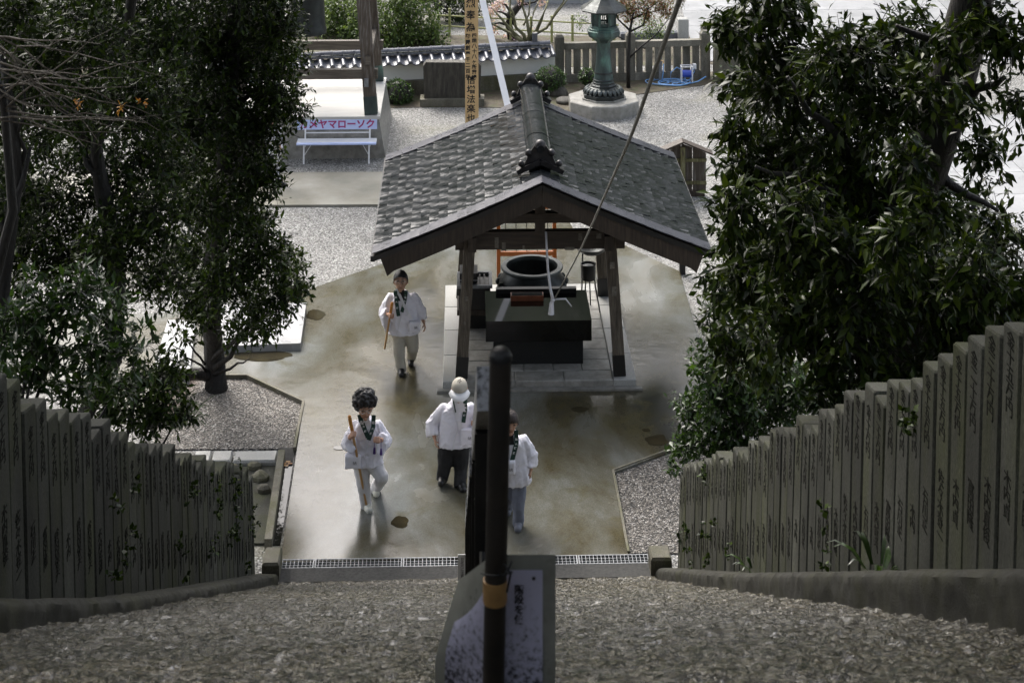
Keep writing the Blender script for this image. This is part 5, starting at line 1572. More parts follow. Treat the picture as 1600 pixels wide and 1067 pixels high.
# ------------------------------------------------------------------ roofed board seen from behind
c = P(1066, 306)
nb_ = E('notice_board', 'dark weathered wooden board with a small gabled roof seen from behind', 'notice board', (c.x, c.y, 0))
nx_, ny_ = c.x, c.y
for q, (a, b_) in enumerate(((-.46, -.24), (-.235, -.02), (-.015, .2), (.205, .47))):
    def top(x): return 1.02 - .42 * abs(x)
    MB().rings([[(nx_ + a, yy, .10), (nx_ + b_ - .005, yy, .10), (nx_ + b_ - .005, yy, top(b_)), (nx_ + a, yy, top(a))] for yy in (ny_ + .03, ny_)]).build('board', m_greywoodv, nb_)
for z_ in (.26, .70):
    MB().box(nx_ - .46, nx_ + .47, ny_ - .05, ny_ - .002, z_ - .03, z_ + .03).build('cross_rail', m_mosswood, nb_)
MB().tube([(nx_, ny_ - .10, 0), (nx_, ny_ - .10, .98)], .05, 10).build('post', m_mosswood, nb_, auto=50)
for s in (-1, 1):
    MB().bar((nx_, ny_ - .03, 1.08), (nx_ + s * .58, ny_ - .03, .84), .26, .03, up=(0, 0, 1)).build('roof_board', m_wood, nb_)
MB().box(nx_ - .40, nx_ + .43, ny_ - .06, ny_ + .1, 0, .10).build('sill', m_wood, nb_)
c = P(1066, 428)
tag(MB().box(c.x - .05, c.x + .05, c.y - .05, c.y + .05, 0, .42).build('bollard', m_black), 'short dark square post at the corner of the concrete under the right eave', 'post')

# ------------------------------------------------------------------ garden behind the wall
HC = {'hedge_shrub': [
    ('large pale green rounded shrub in the middle behind the tiled wall', [(600, 25, 60), (650, 45, 40), (680, 62, 26), (570, 55, 36), (610, 70, 30), (640, -20, 50)], 46.5),
    ('bright green shrub seen between the bell and the tower post', [(520, 25, 45), (540, 60, 32), (500, 65, 26), (545, 0, 40)], 47.5),
    ('small low green shrub left of the bell', [(430, 50, 28), (405, 65, 24), (450, 60, 20)], 47)]}
for i, (lb, lst, zc) in enumerate(HC['hedge_shrub']):
    cl = clp(lst, zc, .3, 60 + i)
    c0 = sum((c_[0] for c_ in cl), Vector()) / len(cl)
    r = E('hedge_shrub', lb, 'shrub', (c0.x, c0.y, 0), 'rounded shrubs behind the tiled wall')
    for q in range(3):
        MB().tube([(c0.x, c0.y, 0), tuple(cl[q][0])], .04, 6).build('stem', m_bark, r)
    crown('foliage', r, cl, 420, .10, 60 + i, m_leaf_h, m_bark, shell=.3, asp=.5)
    low = [(Vector((c_[0].x, c_[0].y, max(.3, c_[0].z - .8))), c_[1], .6) for c_ in cl]
    crown('lower_foliage', r, low, 300, .10, 70 + i, m_leaf_h, asp=.5)
c = D(715, 5, 49)
shrub('conifer_shrub', 'dark low tree at the top edge left of the cedar pillar', Vector((c.x, c.y, 0)), clp([(700, 5, 34), (725, 12, 30), (680, 0, 30), (750, -5, 30), (640, -30, 40)], 49, .3, 77), 330, .11, 78, m_leaf_l)
shrub('conifer_shrub', 'round green shrub behind the lantern roof', Vector((P(1015, 75).x, 45.6, 0)), clp([(1015, 42, 18), (1035, 48, 16), (1000, 50, 16), (1020, 55, 18), (905, 30, 12), ], 45.6, .2, 79), 420, .07, 80, m_leaf_h, shell=.25)
# bare pruned tree
tb = P(816, 131)
zt = tb.y
tk = [tb + Vector((0, 0, -.05)), D(815, 120, zt), D(818, 100, zt), D(823, 80, zt), D(821, 68, zt)]
brs = [((821, 70), (800, 50), (785, 30), (770, 14)), ((822, 72), (818, 55), (806, 44), (803, 20), (792, 0)), ((823, 72), (826, 55), (822, 30), (816, 8), (820, -20)), ((823, 70), (833, 55), (852, 44), (868, 25), (888, 0)),
       ((824, 68), (840, 48), (848, 30), (852, 12), (862, -15)), ((822, 70), (812, 62), (796, 52), (775, 42), (756, 30)), ((824, 66), (830, 40), (834, 22), (845, -5)), ((858, 40), (870, 20), (880, 5), (890, -25)), ((805, 34), (795, 22), (798, -10)), ((818, 40), (828, 24), (829, 0))]
r = E('pruned_tree', 'bare mossy pruned tree with upright branches in front of the white wall', 'tree', tuple(tb))
MB().tube(tk, [.13, .115, .105, .10, .10], 10).build('trunk', m_barkg, r, smooth=True)
rr = random.Random(12)
for q, ch in enumerate(brs):
    p = [D(x_ + (0 if i == 0 else rr.uniform(-2, 2)), y_, zt + (i * rr.uniform(-.12, .15))) for i, (x_, y_) in enumerate(ch)]
    r0 = .058 if q < 6 else .03
    MB().tube(p, list(np.linspace(r0, .014, len(p))), 7).build('branch', m_barkg, r, smooth=True)
# plum with pink blossom
pb_ = P(800, 62)
r = E('plum_tree', 'small dark plum tree with pale pink blossom behind the tiled wall', 'tree', tuple(pb_))
zt = pb_.y
MB().tube([pb_, D(795, 40, zt), D(797, 25, zt), D(812, 8, zt), D(822, -15, zt)], [.12, .10, .12, .09, .06], 8).build('trunk', m_bark, r, smooth=True)
for q, ch in enumerate((((797, 27), (785, 20), (768, 16)), ((800, 22), (790, 8), (775, 2)), ((795, 40), (780, 36), (765, 40)), ((812, 8), (835, 4), (850, -6)), ((797, 30), (810, 48), (830, 48)))):
    MB().tube([D(*p_, zt) for p_ in ch], [.05, .03, .012], 6).build('branch', m_bark, r, smooth=True)
crown('blossom', r, clp([(775, 15, 14), (765, 20, 9), (785, 8, 12), (770, 40, 9), (772, 50, 8), (800, 55, 8), (845, 2, 12), (830, 50, 8), (790, 60, 7), (815, -4, 14)], zt, .2, 90), 750, .045, 91, m_blossom, m_bark, asp=.9, twig=.3)
# red-leaved tree
rb2 = P(982, 138)
zt = rb2.y
r = E('red_leaf_tree', 'slender tree with sparse red-brown leaves right of the lantern', 'tree', tuple(rb2))
MB().tube([rb2, D(982, 110, zt), D(982, 90, zt), D(984, 50, zt), D(990, 20, zt)], [.05, .045, .045, .035, .02], 8).build('trunk', m_bark, r, smooth=True)
for ch in (((982, 92), (1000, 75), (1025, 55), (1045, 30)), ((984, 50), (1005, 40), (1012, 15), (1030, 2)), ((984, 48), (965, 30), (960, 10)), ((988, 30), (1005, 22), (1040, 15))):
    MB().tube([D(*p_, zt) for p_ in ch], list(np.linspace(.03, .008, len(ch))), 6).build('branch', m_bark, r, smooth=True)
crown('crown', r, clp([(970, 8, 20), (1000, 5, 20), (985, 22, 18), (1030, 6, 20), (1012, 28, 14), (1045, 18, 14), (960, 22, 10), (1060, -5, 16)], zt, .3, 92), 900, .07, 93, m_leaf_red, m_bark)
# bamboo rail fence
bfA, bfB = D(640, 66, 47.5), D(960, 55, 46.2)
r = E('bamboo_fence', 'low greenish bamboo rail fence behind the tiled wall', 'fence', (bfA.x, bfA.y, 0))
def bfp(t, z): return Vector((bfA.x + (bfB.x - bfA.x) * t, bfA.y + (bfB.y - bfA.y) * t, z))
for q in range(11):
    MB().tube([bfp(q / 10, 0), bfp(q / 10, .66 + .05 * (q % 3))], .035, 7).build('post', m_bamboo, r)
for z_ in (.28, .56):
    MB().tube([bfp(-.02, z_), bfp(1.02, z_)], .022, 7).build('rail', m_bamboo, r)
# grey marker stones and plinths beyond the balustrade
for (px, py, wq, hq, mt, lb) in ((1067, 62, .14, .55, m_granite, 'square grey marker post beyond the balustrade'),):
    c = P(px, py)
    o = MB().rings([[(-wq, -wq, 0), (wq, -wq, 0), (wq, wq, 0), (-wq, wq, 0)], [(-wq, -wq, hq), (wq, -wq, hq), (wq, wq, hq), (-wq, wq, hq)], [(-wq * .8, -wq * .8, hq + .02), (wq * .8, -wq * .8, hq + .02), (wq * .8, wq * .8, hq + .02), (-wq * .8, wq * .8, hq + .02)]]).build('marker_post', mt)
    o.location = c
    tag(o, lb, 'stone post')
c = P(1010, 62)
kb = E('garden_kerb', 'dark grey stone edging below the green shrub beyond the balustrade', 'stone edging', (c.x, c.y, 0))
MB().bar((c.x - .7, c.y, .08), (c.x + .9, c.y + .1, .08), .25, .2).build('edging', m_tile, kb)
c = P(880, 6)
gw = E('far_wall', 'pale grey low wall across the top edge behind the bare tree', 'wall', (c.x, c.y, 0))
MB().box(c.x - 1.6, c.x + 1.6, c.y, c.y + .2, 0, .9).build('plaster', m_pale, gw)
for q in range(4):
    MB().box(c.x - 1.5 + q, c.x - 1.42 + q, c.y - .02, c.y + .01, 0, .9).build('pilaster', m_granite, gw)

# ------------------------------------------------------------------ people
def person(label, zr_, J, c, seed):
    """J: joints as (px, py, depth offset in metres); c: clothing"""
    rx = (J['pelvis'][0] - 800) * zr_ / FPX
    root = E('person', label, 'person', tuple(D(J['pelvis'][0], FPX * H / zr_ - 600, zr_)))
    q = {k: D(v[0], v[1], zr_ + v[2]) - root.location for k, v in J.items()}
    # keep the feet on the ground
    for s in 'LR':
        tv, av = J['toe' + s], J['an' + s]
        tw3 = P(tv[0], tv[1], AP + tv[2])
        q['toe' + s] = tw3 - root.location
        dirn = -0.13
        depth = tw3.x * ST + tw3.y * CT
        q['an' + s] = D(av[0], av[1], depth + av[2]) - root.location
    V3 = Vector
    k = zr_ / FPX                      # metres per pixel
    hd = q['head']
    hw, hh = J['head'][3] * k, J['head'][4] * k
    yaw, tilt = J['head'][5], J['head'][6]
    Mh = Matrix.Rotation(R(yaw), 4, 'Z') @ Matrix.Rotation(R(tilt), 4, 'X')
    def hp(x, y, z): return hd + (Mh @ V3((x * hw, y * hw, z * hh)))
    b = MB()
    b.sphere(hp(0, .05, .12), (hw, hw * 1.12, hh * .86), 16, 12, Mh.to_3x3())
    b.sphere(hp(0, -.22, -.42), (hw * .72, hw * .72, hh * .55), 14, 10, Mh.to_3x3())
    b.capsule(hp(0, -1.02, .12), .010, hp(0, -1.20, -.16), .017, 8)           # nose
    b.sphere(hp(0, -.86, -.80), (.026, .02, .018), 8, 6)                        # chin
    for s in (-1, 1): b.sphere(hp(s * 1.0, .08, -.05), (.014, .028, .04), 8, 6)
    b.capsule(hp(0, .05, -.7), .052, q['neck'], .058, 10)
    sl, sr = q['shL'], q['shR']
    mid = (sl + sr) / 2
    b.capsule(sl + V3((.03, 0, -.03)), .04, sr + V3((-.03, 0, -.03)), .04, 10)
    b.capsule(q['neck'], .055, mid + V3((0, 0, -.04)), .075, 10)
    b.capsule(mid + V3((0, 0, -.06)), .115, q['pelvis'], .115, 12)
    for s in 'LR':
        b.capsule(q['sh' + s] + V3((.02 if s == 'L' else -.02, 0, -.035)), .036, q['el' + s], .038, 10)
        b.capsule(q['el' + s], .040, q['ha' + s], .026, 10)
        b.capsule(q['pelvis'], .10, q['hip' + s], .09, 10)
        b.capsule(q['hip' + s], .085, q['kn' + s], .058, 10)
        b.capsule(q['kn' + s], .054, q['an' + s], .036, 10)
        b.capsule(q['an' + s] + V3((0, .02, -.015)), .034, q['an' + s].lerp(q['toe' + s], .7) + V3((0, 0, .035)), .024, 10)
        # hand: palm, four bent fingers, thumb
        fa = (q['ha' + s] - q['el' + s]).normalized()
        side = V3((1, 0, 0)) if s == 'L' else V3((-1, 0, 0))
        side = (side - fa * side.dot(fa)).normalized()
        curl = c.get('grip' + s, 0.5)
        pn = side                                                         # palm faces the body / the staff
        wdir = fa.cross(pn).normalized()
        w0 = q['ha' + s]
        pe = w0 + fa * .075
        for t in (-1, -.33, .33, 1):
            b.capsule(w0 + wdir * t * .012, .015, pe + wdir * t * .026, .012, 8)
            ln_ = .034 * (1.0 - .14 * abs(t - .1))
            p0 = pe + wdir * t * .028
            d0 = (fa * math.cos(curl) + pn * math.sin(curl)).normalized()
            p1 = p0 + d0 * ln_
            d1 = (fa * math.cos(curl * 2.2) + pn * math.sin(curl * 2.2)).normalized()
            p2 = p1 + d1 * ln_ * .75
            d2 = (fa * math.cos(curl * 3.0) + pn * math.sin(curl * 3.0)).normalized()
            p3 = p2 + d2 * ln_ * .55
            b.capsule(p0, .0105, p1, .0098, 7).capsule(p1, .0098, p2, .009, 7).capsule(p2, .009, p3, .008, 7)
        tdir = -V3((0, 1, 0)) if wdir.y > 0 else V3((0, -1, 0))
        tp = w0 + fa * .025 + wdir * (.026 if wdir.y < 0 else -.026)
        t1 = tp + (fa * .6 + pn * .5 + tdir * .6).normalized() * .034
        t2 = t1 + (fa * .5 + pn * .85 + tdir * .1).normalized() * .028
        b.capsule(tp, .013, t1, .0115, 7).capsule(t1, .0115, t2, .009, 7)
    remesh('body', b, m_skin, .0065, root, 3, None, .5)
    # eyes, brows, mouth
    for s in (-1, 1):
        MB().sphere(hp(s * .40, -1.00, .14), (.016, .008, .007), 8, 6).build('eye', m_ink, root, local=True)
        MB().capsule(hp(s * .62, -.93, .34), .004, hp(s * .22, -1.06, .36), .005, 6).build('eyebrow', m_hair, root, local=True)
    MB().capsule(hp(-.22, -.98, -.50), .004, hp(.22, -.98, -.50), .004, 6).build('mouth', m_redbrown, root, local=True)
    if c.get('glasses'):
        for s in (-1, 1):
            pts = [hp(s * .42 + .27 * math.cos(t), -1.17, .10 + .17 * math.sin(t)) for t in np.linspace(0, 2 * math.pi, 15)]
            MB().tube(pts, .0035, 5).build('spectacle_rim', m_glass, root, local=True)
            MB().tube([hp(s * .69, -1.15, .13), hp(s * 1.03, -.1, .08)], .003, 5).build('spectacle_arm', m_glass, root, local=True)
        MB().tube([hp(-.15, -1.18, .12), hp(.15, -1.18, .12)], .003, 5).build('spectacle_bridge', m_glass, root, local=True)
    # hair
    hm = c.get('hair_mat', m_hair)
    h = MB()
    if c['hair'] == 'afro':
        rg = random.Random(seed)
        h.sphere(hp(0, .25, .45), (hw * 1.32, hw * 1.25, hh * .86), 16, 12)
        for i in range(150):
            a, z = rg.uniform(0, 6.283), rg.uniform(-.55, 1)
            rxy = math.sqrt(max(0, 1 - z * z))
            p = V3((1.34 * rxy * math.cos(a), .25 + 1.28 * rxy * math.sin(a), .45 + .88 * z))
            if p.y < -.55 and p.z < .62: continue
            h.sphere(hp(*p), rg.uniform(.018, .032), 7, 5)
        remesh('hair', h, hm, .008, root, 2, [(.02, .03)])
    elif c['hair'] in ('short', 'bob'):
        lo = -.35 if c['hair'] == 'short' else -.75
        rs = []
        for i in range(9):
            t = i / 8 * 1.0
            ring = []
            for kx in range(22):
                a = 2 * math.pi * kx / 22
                front = max(0, -math.sin(a))
                lim = (1.0 - lo) * (1 - .60 * front ** .6) + 0.0
                z = 1.04 - lim * (1 - math.cos(t * math.pi / 2))
                zz = max(-1, min(1, (z - .12) / .92))
                rxy = math.sqrt(max(.02, 1 - max(0, zz) ** 2)) * ((1.17 if not c.get('cap') else 1.0) + .10 * noise.noise((a * 2, t * 3, seed)))
                ring.append(hp(rxy * math.cos(a), .07 + rxy * 1.10 * math.sin(a), z + .08 + .10 * noise.noise((a * 3, t * 5, seed + 9.0))))
            rs.append(ring)
        h.rings(rs[::-1], cap0=False, cap1=True)
        h.build('hair', hm, root, local=True, smooth=True)
    if c.get('cap'):
        h = MB()
        rs = []
        for i in range(8):
            t = i / 7 * math.pi / 2
            rs.append([hp(1.08 * math.cos(t) * math.cos(a), .06 + 1.2 * math.cos(t) * math.sin(a), .34 + .78 * math.sin(t) ** .85) for a in np.linspace(0, 2 * math.pi, 22, endpoint=False)])
        h.rings(rs)
        h.build('cap', m_capc, root, local=True, smooth=True)
        h = MB()
        top, bot = [], []
        n = 9
        vs_ = []
        for i in range(n):
            a = math.pi * (1.12 + .76 * i / (n - 1))
            for rr_, dz_ in ((1.05, .40), (1.55, .28), (2.0 - .25 * abs(i - 4) / 4, .12)):
                for tz in (0, -.06):
                    vs_.append(hp(1.12 * rr_ * math.cos(a) * (.98 if rr_ < 1.2 else .80), .06 + 1.12 * rr_ * math.sin(a), dz_ + tz))
        fs = []
        for i in range(n - 1):
            o = i * 6
            for a_, b_ in ((0, 2), (2, 4), (4, 5), (5, 3), (3, 1), (1, 0)):
                fs.append((o + a_, o + b_, o + 6 + b_, o + 6 + a_))
        h.add(vs_, fs)
        h.build('cap_brim', m_white, root, local=True, smooth=True)
    # trousers
    b = MB()
    tr = c.get('leg', 1.0)
    for s in 'LR':
        b.capsule(q['pelvis'], .135, q['hip' + s], .118 * tr, 12)
        b.capsule(q['hip' + s], .115 * tr, q['kn' + s], .090 * tr, 12)
        an = q['an' + s] + (q['kn' + s] - q['an' + s]).normalized() * -.035
        b.capsule(q['kn' + s], .088 * tr, an, .074 * tr, 12, flat=True)
    remesh('trousers', b, c['trousers'], .012, root, 3, [(.018, .08), (.008, .03)], .6)
    # shoes
    for s in 'LR':
        a_, t_ = q['an' + s], q['toe' + s]
        he = a_ + (a_ - t_).normalized() * .03
        he.z = min(a_.z - .045, he.z)
        b = MB()
        b.capsule(he + V3((0, 0, .01)), .050, t_ + V3((0, 0, .025)), .046, 10)
        b.capsule(he + V3((0, 0, .05)), .056, a_.lerp(t_, .55) + V3((0, 0, .02)), .05, 10)
        remesh('shoe', b, c['shoe'], .010, root, 3)
    # jacket
    b = MB()
    hem = q['hem']
    w_ = c.get('girth', 1.0)
    up = (mid - hem).normalized()
    def ring(ctr, ax, ay, n=22, sq=.8):
        out = []
        for kx in range(n):
            a = 2 * math.pi * kx / n
            cs, sn = math.cos(a), math.sin(a)
            out.append(ctr + V3((ax * math.copysign(abs(cs) ** sq, cs), ay * math.copysign(abs(sn) ** sq, sn), 0)))
        return out
    shw = (sr - sl).length / 2
    wst = hem.lerp(mid, .45)
    b.rings([ring(hem, c.get('hemw', .25) * w_, .18 * w_), ring(hem.lerp(mid, .2), .235 * w_, .17 * w_), ring(wst, .215 * w_, .155 * w_), ring(hem.lerp(mid, .75), shw + .035, .145 * w_),
             ring(mid + V3((0, 0, -.02)), shw + .02, .12), ring(mid.lerp(q['neck'], .5) + V3((0, .01, .008)), shw * .58, .095), ring(q['neck'] + V3((0, .015, .012)), .085, .085)])
    cu = c.get('cuff', .10)
    for s in 'LR':
        e_, h_ = q['el' + s], q['ha' + s]
        end = e_.lerp(h_, c.get('sleeve' + s, .72))
        b.capsule(q['sh' + s] + V3((0, 0, -.012)), .068, e_, .082, 12)
        d = (end - e_).normalized()
        # the wide sleeve mouth hangs down below the forearm
        dn = V3((0, 0, -1)) - d * (-d.z)
        if dn.length < .3: dn = V3((-1 if s == 'L' else 1, 0, 0)) - d * d.dot(V3((-1 if s == 'L' else 1, 0, 0)))
        dn.normalize()
        sd = d.cross(dn)
        rs = []
        for t, ra, rb in ((0, .080, .085), (.5, .078, cu * 1.1), (1.0, .066, cu * 1.4)):
            ctr = e_.lerp(end, t) + dn * (rb - .075) * .9
            rs.append([ctr + sd * ra * math.cos(a) + dn * rb * math.sin(a) for a in np.linspace(0, 2 * math.pi, 14, endpoint=False)])
        b.rings(rs)
    jk = remesh('jacket', b, m_cloth, .0105, root, 3, [(.014, .13)], .8)
    me_ = jk.data
    nrm = [v.normal.copy() for v in me_.vertices]
    for v, n_ in zip(me_.vertices, nrm):
        p = v.co
        wx = noise.noise((p.x * 5 + seed, p.y * 5, p.z * 5)) * .12
        r1 = 1 - abs(noise.noise((p.x * 13 + p.z * 4 + wx * 10, p.y * 13, p.z * 3.2 + seed * 3)))
        r2 = 1 - abs(noise.noise((p.x * 6 - p.z * 9 + seed, p.y * 9, p.z * 7 + wx * 8)))
        v.co = p + n_ * (.013 * r1 ** 4 + .010 * r2 ** 5 - .006)
    me_.update()
    bv = BVHTree.FromPolygons([v.co for v in jk.data.vertices], [p.vertices for p in jk.data.polygons])
    last = [mid.y - .15]
    def front(x, z, off=.008):
        hit = bv.ray_cast(V3((x, -3, z)), V3((0, 1, 0)))
        if hit[0] is not None and hit[0].y < mid.y + .1: last[0] = hit[0].y
        return V3((x, last[0] - off, z))
    def ribbon(name, path, width, mat, off=.008, th=.004, n=14):
        vs_, fs = [], []
        P2 = []
        for i in range(len(path) - 1):
            for t in np.linspace(0, 1, n, endpoint=False): P2.append(((path[i][0] + (path[i + 1][0] - path[i][0]) * t), path[i][1] + (path[i + 1][1] - path[i][1]) * t))
        P2.append(path[-1])
        rows = []
        for i, (x, z) in enumerate(P2):
            a, b_ = P2[max(i - 1, 0)], P2[min(i + 1, len(P2) - 1)]
            dx, dzz = b_[0] - a[0], b_[1] - a[1]
            l = math.hypot(dx, dzz)
            nx, nz = -dzz / l * width / 2, dx / l * width / 2
            c0, c1, c2 = front(x - nx, z - nz, off), front(x, z, off), front(x + nx, z + nz, off)
            my = min(c0.y, c1.y, c2.y)
            rows.append((V3((c0.x, (c0.y + my) / 2, c0.z)), V3((c1.x, my, c1.z)), V3((c2.x, (c2.y + my) / 2, c2.z))))
        ys = [r_[1].y for r_ in rows]
        for i, r_ in enumerate(rows):
            avg = sum(ys[max(0, i - 2):i + 3]) / len(ys[max(0, i - 2):i + 3])
            for p in r_: vs_.append((p.x, min(p.y, avg), p.z))
            for p in r_: vs_.append((p.x, min(p.y, avg) - th, p.z))
        for i in range(len(rows) - 1):
            o = i * 6
            for a_, b_ in ((0, 1), (1, 2), (2, 5), (5, 4), (4, 3), (3, 0)):
                fs.append((o + a_, o + b_, o + 6 + b_, o + 6 + a_))
        fs += [(0, 3, 4, 1), (1, 4, 5, 2)]
        o = (len(rows) - 1) * 6
        fs += [(o, o + 1, o + 4, o + 3), (o + 1, o + 2, o + 5, o + 4)]
        MB().add(vs_, fs).build(name, mat, root, local=True, smooth=False)
        return rows
    def px2(x, y):                     # pixel -> local x, z at the chest depth
        v = D(x, y, zr_ + J['neck'][2] - .1) - root.location
        return (v.x, v.z)
    if 'shirt' in c:
        pts = [px2(*p) for p in c['shirt']]
        xs = [p[0] for p in pts]
        a, b_ = pts[0], pts[1]
        ribbon('shirt_front', [pts[0], pts[1]], c.get('shirtw', .085), c.get('shirt_mat', m_shirt), .003)
    for nm, path, wd_, mt_, off in c['ribbons']:
        pth = [px2(*p) for p in path]
        rows = ribbon(nm, pth, wd_, mt_, off)
        if nm == 'sash' and c.get('sash_text', True):
            body = c['text']
            L = len(rows)
            for i, chx in enumerate(body):
                r_ = rows[int(L * (.28 + .6 * i / len(body)))]
                inst('lettering', text_mesh(chx, .032, m_white, .0006, 1, .001), root, Matrix.Translation(root.location) @ frame(r_[1] + V3((0, -.0075, 0)), (1, 0, 0), (0, 0, 1), (0, -1, 0)))
    for pts, mt_ in c.get('tassels', []):
        for p in pts:
            x_, z_ = px2(*p)
            f0 = front(x_, z_, .02)
            b = MB()
            b.tube([f0 + V3((0, 0, .17)), f0 + V3((0, -.005, .04))], .004, 5).tube([f0 + V3((0, 0, .045)), f0 + V3((0, 0, -.03))], [.010, .019], 8)
            b.build('tassel', mt_, root, local=True)
    if 'bag' in c:
        x_, z_, bw_, bh_ = *px2(*c['bag'][:2]), c['bag'][2], c['bag'][3]
        f0 = front(x_, z_, .02)
        b = MB()
        b.box(f0.x - bw_ / 2, f0.x + bw_ / 2, f0.y - .05, f0.y + .05, f0.z - bh_ / 2, f0.z + bh_ / 2)
        remesh('bag', b, m_cloth, .014, root, 4, [(.02, .06)])
        inst('lettering', text_mesh('納', .05, m_ink, .0006), root, Matrix.Translation(root.location) @ frame((f0.x + bw_ * .12, f0.y - .075, f0.z), (1, 0, 0), (0, 0, 1), (0, -1, 0)))
    return root, q
def staff(label, top, bottom, frac=.25):
    a, b_ = Vector(top), Vector(bottom)
    r = E('staff', label, 'staff', tuple(b_))
    MB().tube([b_, a], [.014, .017], 10).build('shaft', m_staff, r, auto=50)
    g0 = a.lerp(b_, frac)
    MB().tube([g0, a.lerp(b_, .01)], [.021, .023], 10).build('grip', m_staffgrip, r, auto=50)
    MB().sphere(a, .022, 10, 6).build('knob', m_staffgrip, r, smooth=True)

# woman with curly hair and long staff
z2 = 22.25
person('woman with black curly hair and glasses, white jacket and trousers, leaning on a long staff', z2,
    {'pelvis': (572, 712, 0), 'head': (570, 635, -.12, 13.0, 18.5, 12, 12), 'neck': (570, 655, -.03), 'shL': (554, 665, 0), 'shR': (590, 664, 0), 'elL': (543, 692, -.02), 'haL': (548, 681, -.24), 'elR': (602, 688, 0), 'haR': (594, 687, -.22),
     'hipL': (564, 722, 0), 'hipR': (582, 722, 0), 'knL': (568, 757, -.07), 'knR': (597, 745, -.10), 'anL': (572, 789, .13), 'anR': (587, 763, .16), 'toeL': (577, 800, 0), 'toeR': (588, 774, .03), 'hem': (570, 722, 0)},
    dict(hair='afro', glasses=True, trousers=m_cream, shoe=m_shoe_w, cuff=.095, leg=.95, gripL=.85, gripR=.7, girth=.93, hemw=.25,
         shirt=[(572, 650), (573, 672)], ribbons=[('jacket_edge', [(577, 684), (571, 706), (574, 728)], .012, m_shirt, .006), ('sash', [(562, 645), (567, 665), (575, 682)], .055, m_sash, .010), ('sash', [(584, 648), (583, 668), (576, 686)], .052, m_sash, .012)],
         text='南無大師', tassels=[([(585, 704), (596, 700)], m_purple)], bag=(552, 718, .2, .17)), 3)
staff('long wooden staff with brocade grip held by the curly-haired woman', D(546, 651, z2 - .27), P(575, 802), .2)
# man with cap
z3 = 22.9
person('man in pale baseball cap, white jacket and black trousers, looking down as he walks', z3,
    {'pelvis': (711, 694, 0), 'head': (718, 609, -.20, 11.5, 16.5, 0, 24), 'neck': (716, 626, -.06), 'shL': (693, 637, 0), 'shR': (735, 637, 0), 'elL': (676, 662, .02), 'haL': (679, 684, -.06), 'elR': (748, 655, -.02), 'haR': (745, 659, -.20),
     'hipL': (698, 702, 0), 'hipR': (720, 702, 0), 'knL': (695, 727, -.05), 'knR': (720, 733, -.04), 'anL': (691, 746, .13), 'anR': (719, 757, .13), 'toeL': (689, 758, .04), 'toeR': (724, 768, 0), 'hem': (712, 692, 0)},
    dict(hair='short', cap=True, trousers=m_blackcloth, shoe=m_shoe_b, cuff=.13, leg=1.05, gripL=.35, gripR=.6, girth=1.0, hemw=.24, sleeveL=.80,
         shirt=[(719, 626), (722, 645)], ribbons=[('jacket_edge', [(708, 640), (716, 668), (706, 702)], .012, m_shirt, .006), ('sash', [(727, 622), (727, 642), (724, 660)], .052, m_sash, .012), ('strap', [(709, 620), (714, 645), (726, 690)], .05, m_shirt, .014), ('sash_edge', [(707, 620), (712, 645)], .016, m_sash, .018)],
         text='南無大師', bag=(731, 682, .19, .20)), 4)
# woman with short hair and staff in front of the pavilion
z1_ = 26.25
person('woman with short black hair in white jacket and beige trousers walking left of the pavilion', z1_,
    {'pelvis': (633, 514, 0), 'head': (626, 440, -.08, 10.0, 15.5, 0, -8), 'neck': (627, 457, -.02), 'shL': (611, 464, 0), 'shR': (647, 464, 0), 'elL': (600, 487, 0), 'haL': (607, 492, -.17), 'elR': (657, 486, .02), 'haR': (662, 503, .0),
     'hipL': (623, 522, 0), 'hipR': (642, 520, 0), 'knL': (623, 549, -.07), 'knR': (645, 543, -.02), 'anL': (627, 576, .13), 'anR': (642, 559, .15), 'toeL': (627, 588, 0), 'toeR': (642, 572, .03), 'hem': (631, 518, 0)},
    dict(hair='short', glasses=True, trousers=m_beige, shoe=m_shoe_b, cuff=.13, leg=1.0, gripL=.85, gripR=.4, girth=1.0, hemw=.24,
         shirt=[(626, 452), (627, 470)], shirt_mat=m_blackcloth, shirtw=.11, ribbons=[('jacket_edge', [(630, 480), (620, 520)], .012, m_shirt, .006), ('sash', [(618, 452), (619, 468), (623, 492)], .055, m_sash, .010), ('sash', [(635, 452), (633, 468), (628, 486)], .05, m_sash, .010), ('strap', [(619, 450), (631, 475), (646, 503)], .04, m_shirt, .016)],
         text='南無大師', bag=(648, 508, .17, .16)), 5)
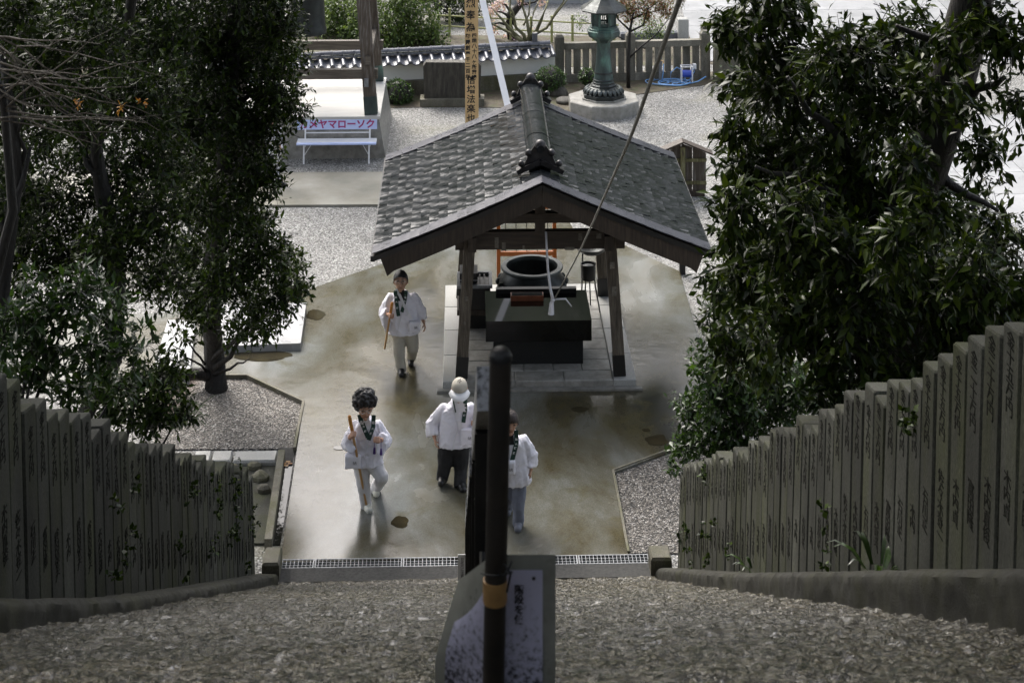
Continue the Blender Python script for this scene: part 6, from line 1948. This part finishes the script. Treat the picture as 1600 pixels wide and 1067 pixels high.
staff('short pale staff held clear of the ground by the short-haired woman', D(612.5, 474, z1_ - .2), D(601, 545, z1_ - .16), .22)
# walker behind the handrail
z4 = 21.85
person('person with brown bobbed hair, white jacket and grey-blue trousers, half hidden by the handrail post', z4,
    {'pelvis': (804, 733, 0), 'head': (797, 660, -.12, 11.5, 17.0, 8, 8), 'neck': (797, 678, -.03), 'shL': (782, 688, 0), 'shR': (817, 686, 0), 'elL': (774, 714, 0), 'haL': (776, 736, -.05), 'elR': (830, 712, .02), 'haR': (829, 734, -.03),
     'hipL': (795, 744, 0), 'hipR': (812, 744, 0), 'knL': (793, 772, -.03), 'knR': (810, 784, -.08), 'anL': (793, 794, .14), 'anR': (810, 817, .13), 'toeL': (793, 804, .03), 'toeR': (809, 830, 0), 'hem': (804, 752, 0)},
    dict(hair='bob', hair_mat=m_hairb, trousers=m_greyblue, shoe=m_shoe_g, cuff=.105, leg=.92, gripL=.4, gripR=.45, girth=.9, hemw=.22, sleeveL=.75, sleeveR=.75,
         shirt=[(797, 676), (798, 695)], shirt_mat=m_blackcloth, ribbons=[('jacket_edge', [(801, 712), (796, 752)], .012, m_shirt, .006), ('sash', [(806, 670), (807, 692), (800, 718)], .055, m_sash, .010)],
         text='南無大師遍', bag=(796, 728, .14, .17)), 6)
# walker on the cross path behind the leaves
z5 = 34.9
person('person walking along the cross path, hidden behind leaves but for one dark shoe', z5,
    {'pelvis': (426, 236, 0), 'head': (427, 183, 0, 8.0, 12.0, 80, 0), 'neck': (426, 196, 0), 'shL': (420, 201, .12), 'shR': (431, 201, -.12), 'elL': (417, 217, .14), 'haL': (420, 231, .14), 'elR': (432, 217, -.14), 'haR': (437, 229, -.14),
     'hipL': (424, 239, .06), 'hipR': (428, 239, -.06), 'knL': (421, 263, .06), 'knR': (432, 261, -.06), 'anL': (414, 280, .0), 'anR': (433, 284, .0), 'toeL': (421, 286, 0), 'toeR': (444, 291, 0), 'hem': (426, 240, 0)},
    dict(hair='short', trousers=m_cream, shoe=m_shoe_b, cuff=.09, leg=.9, girth=.85, hemw=.2, ribbons=[], text=''), 7)
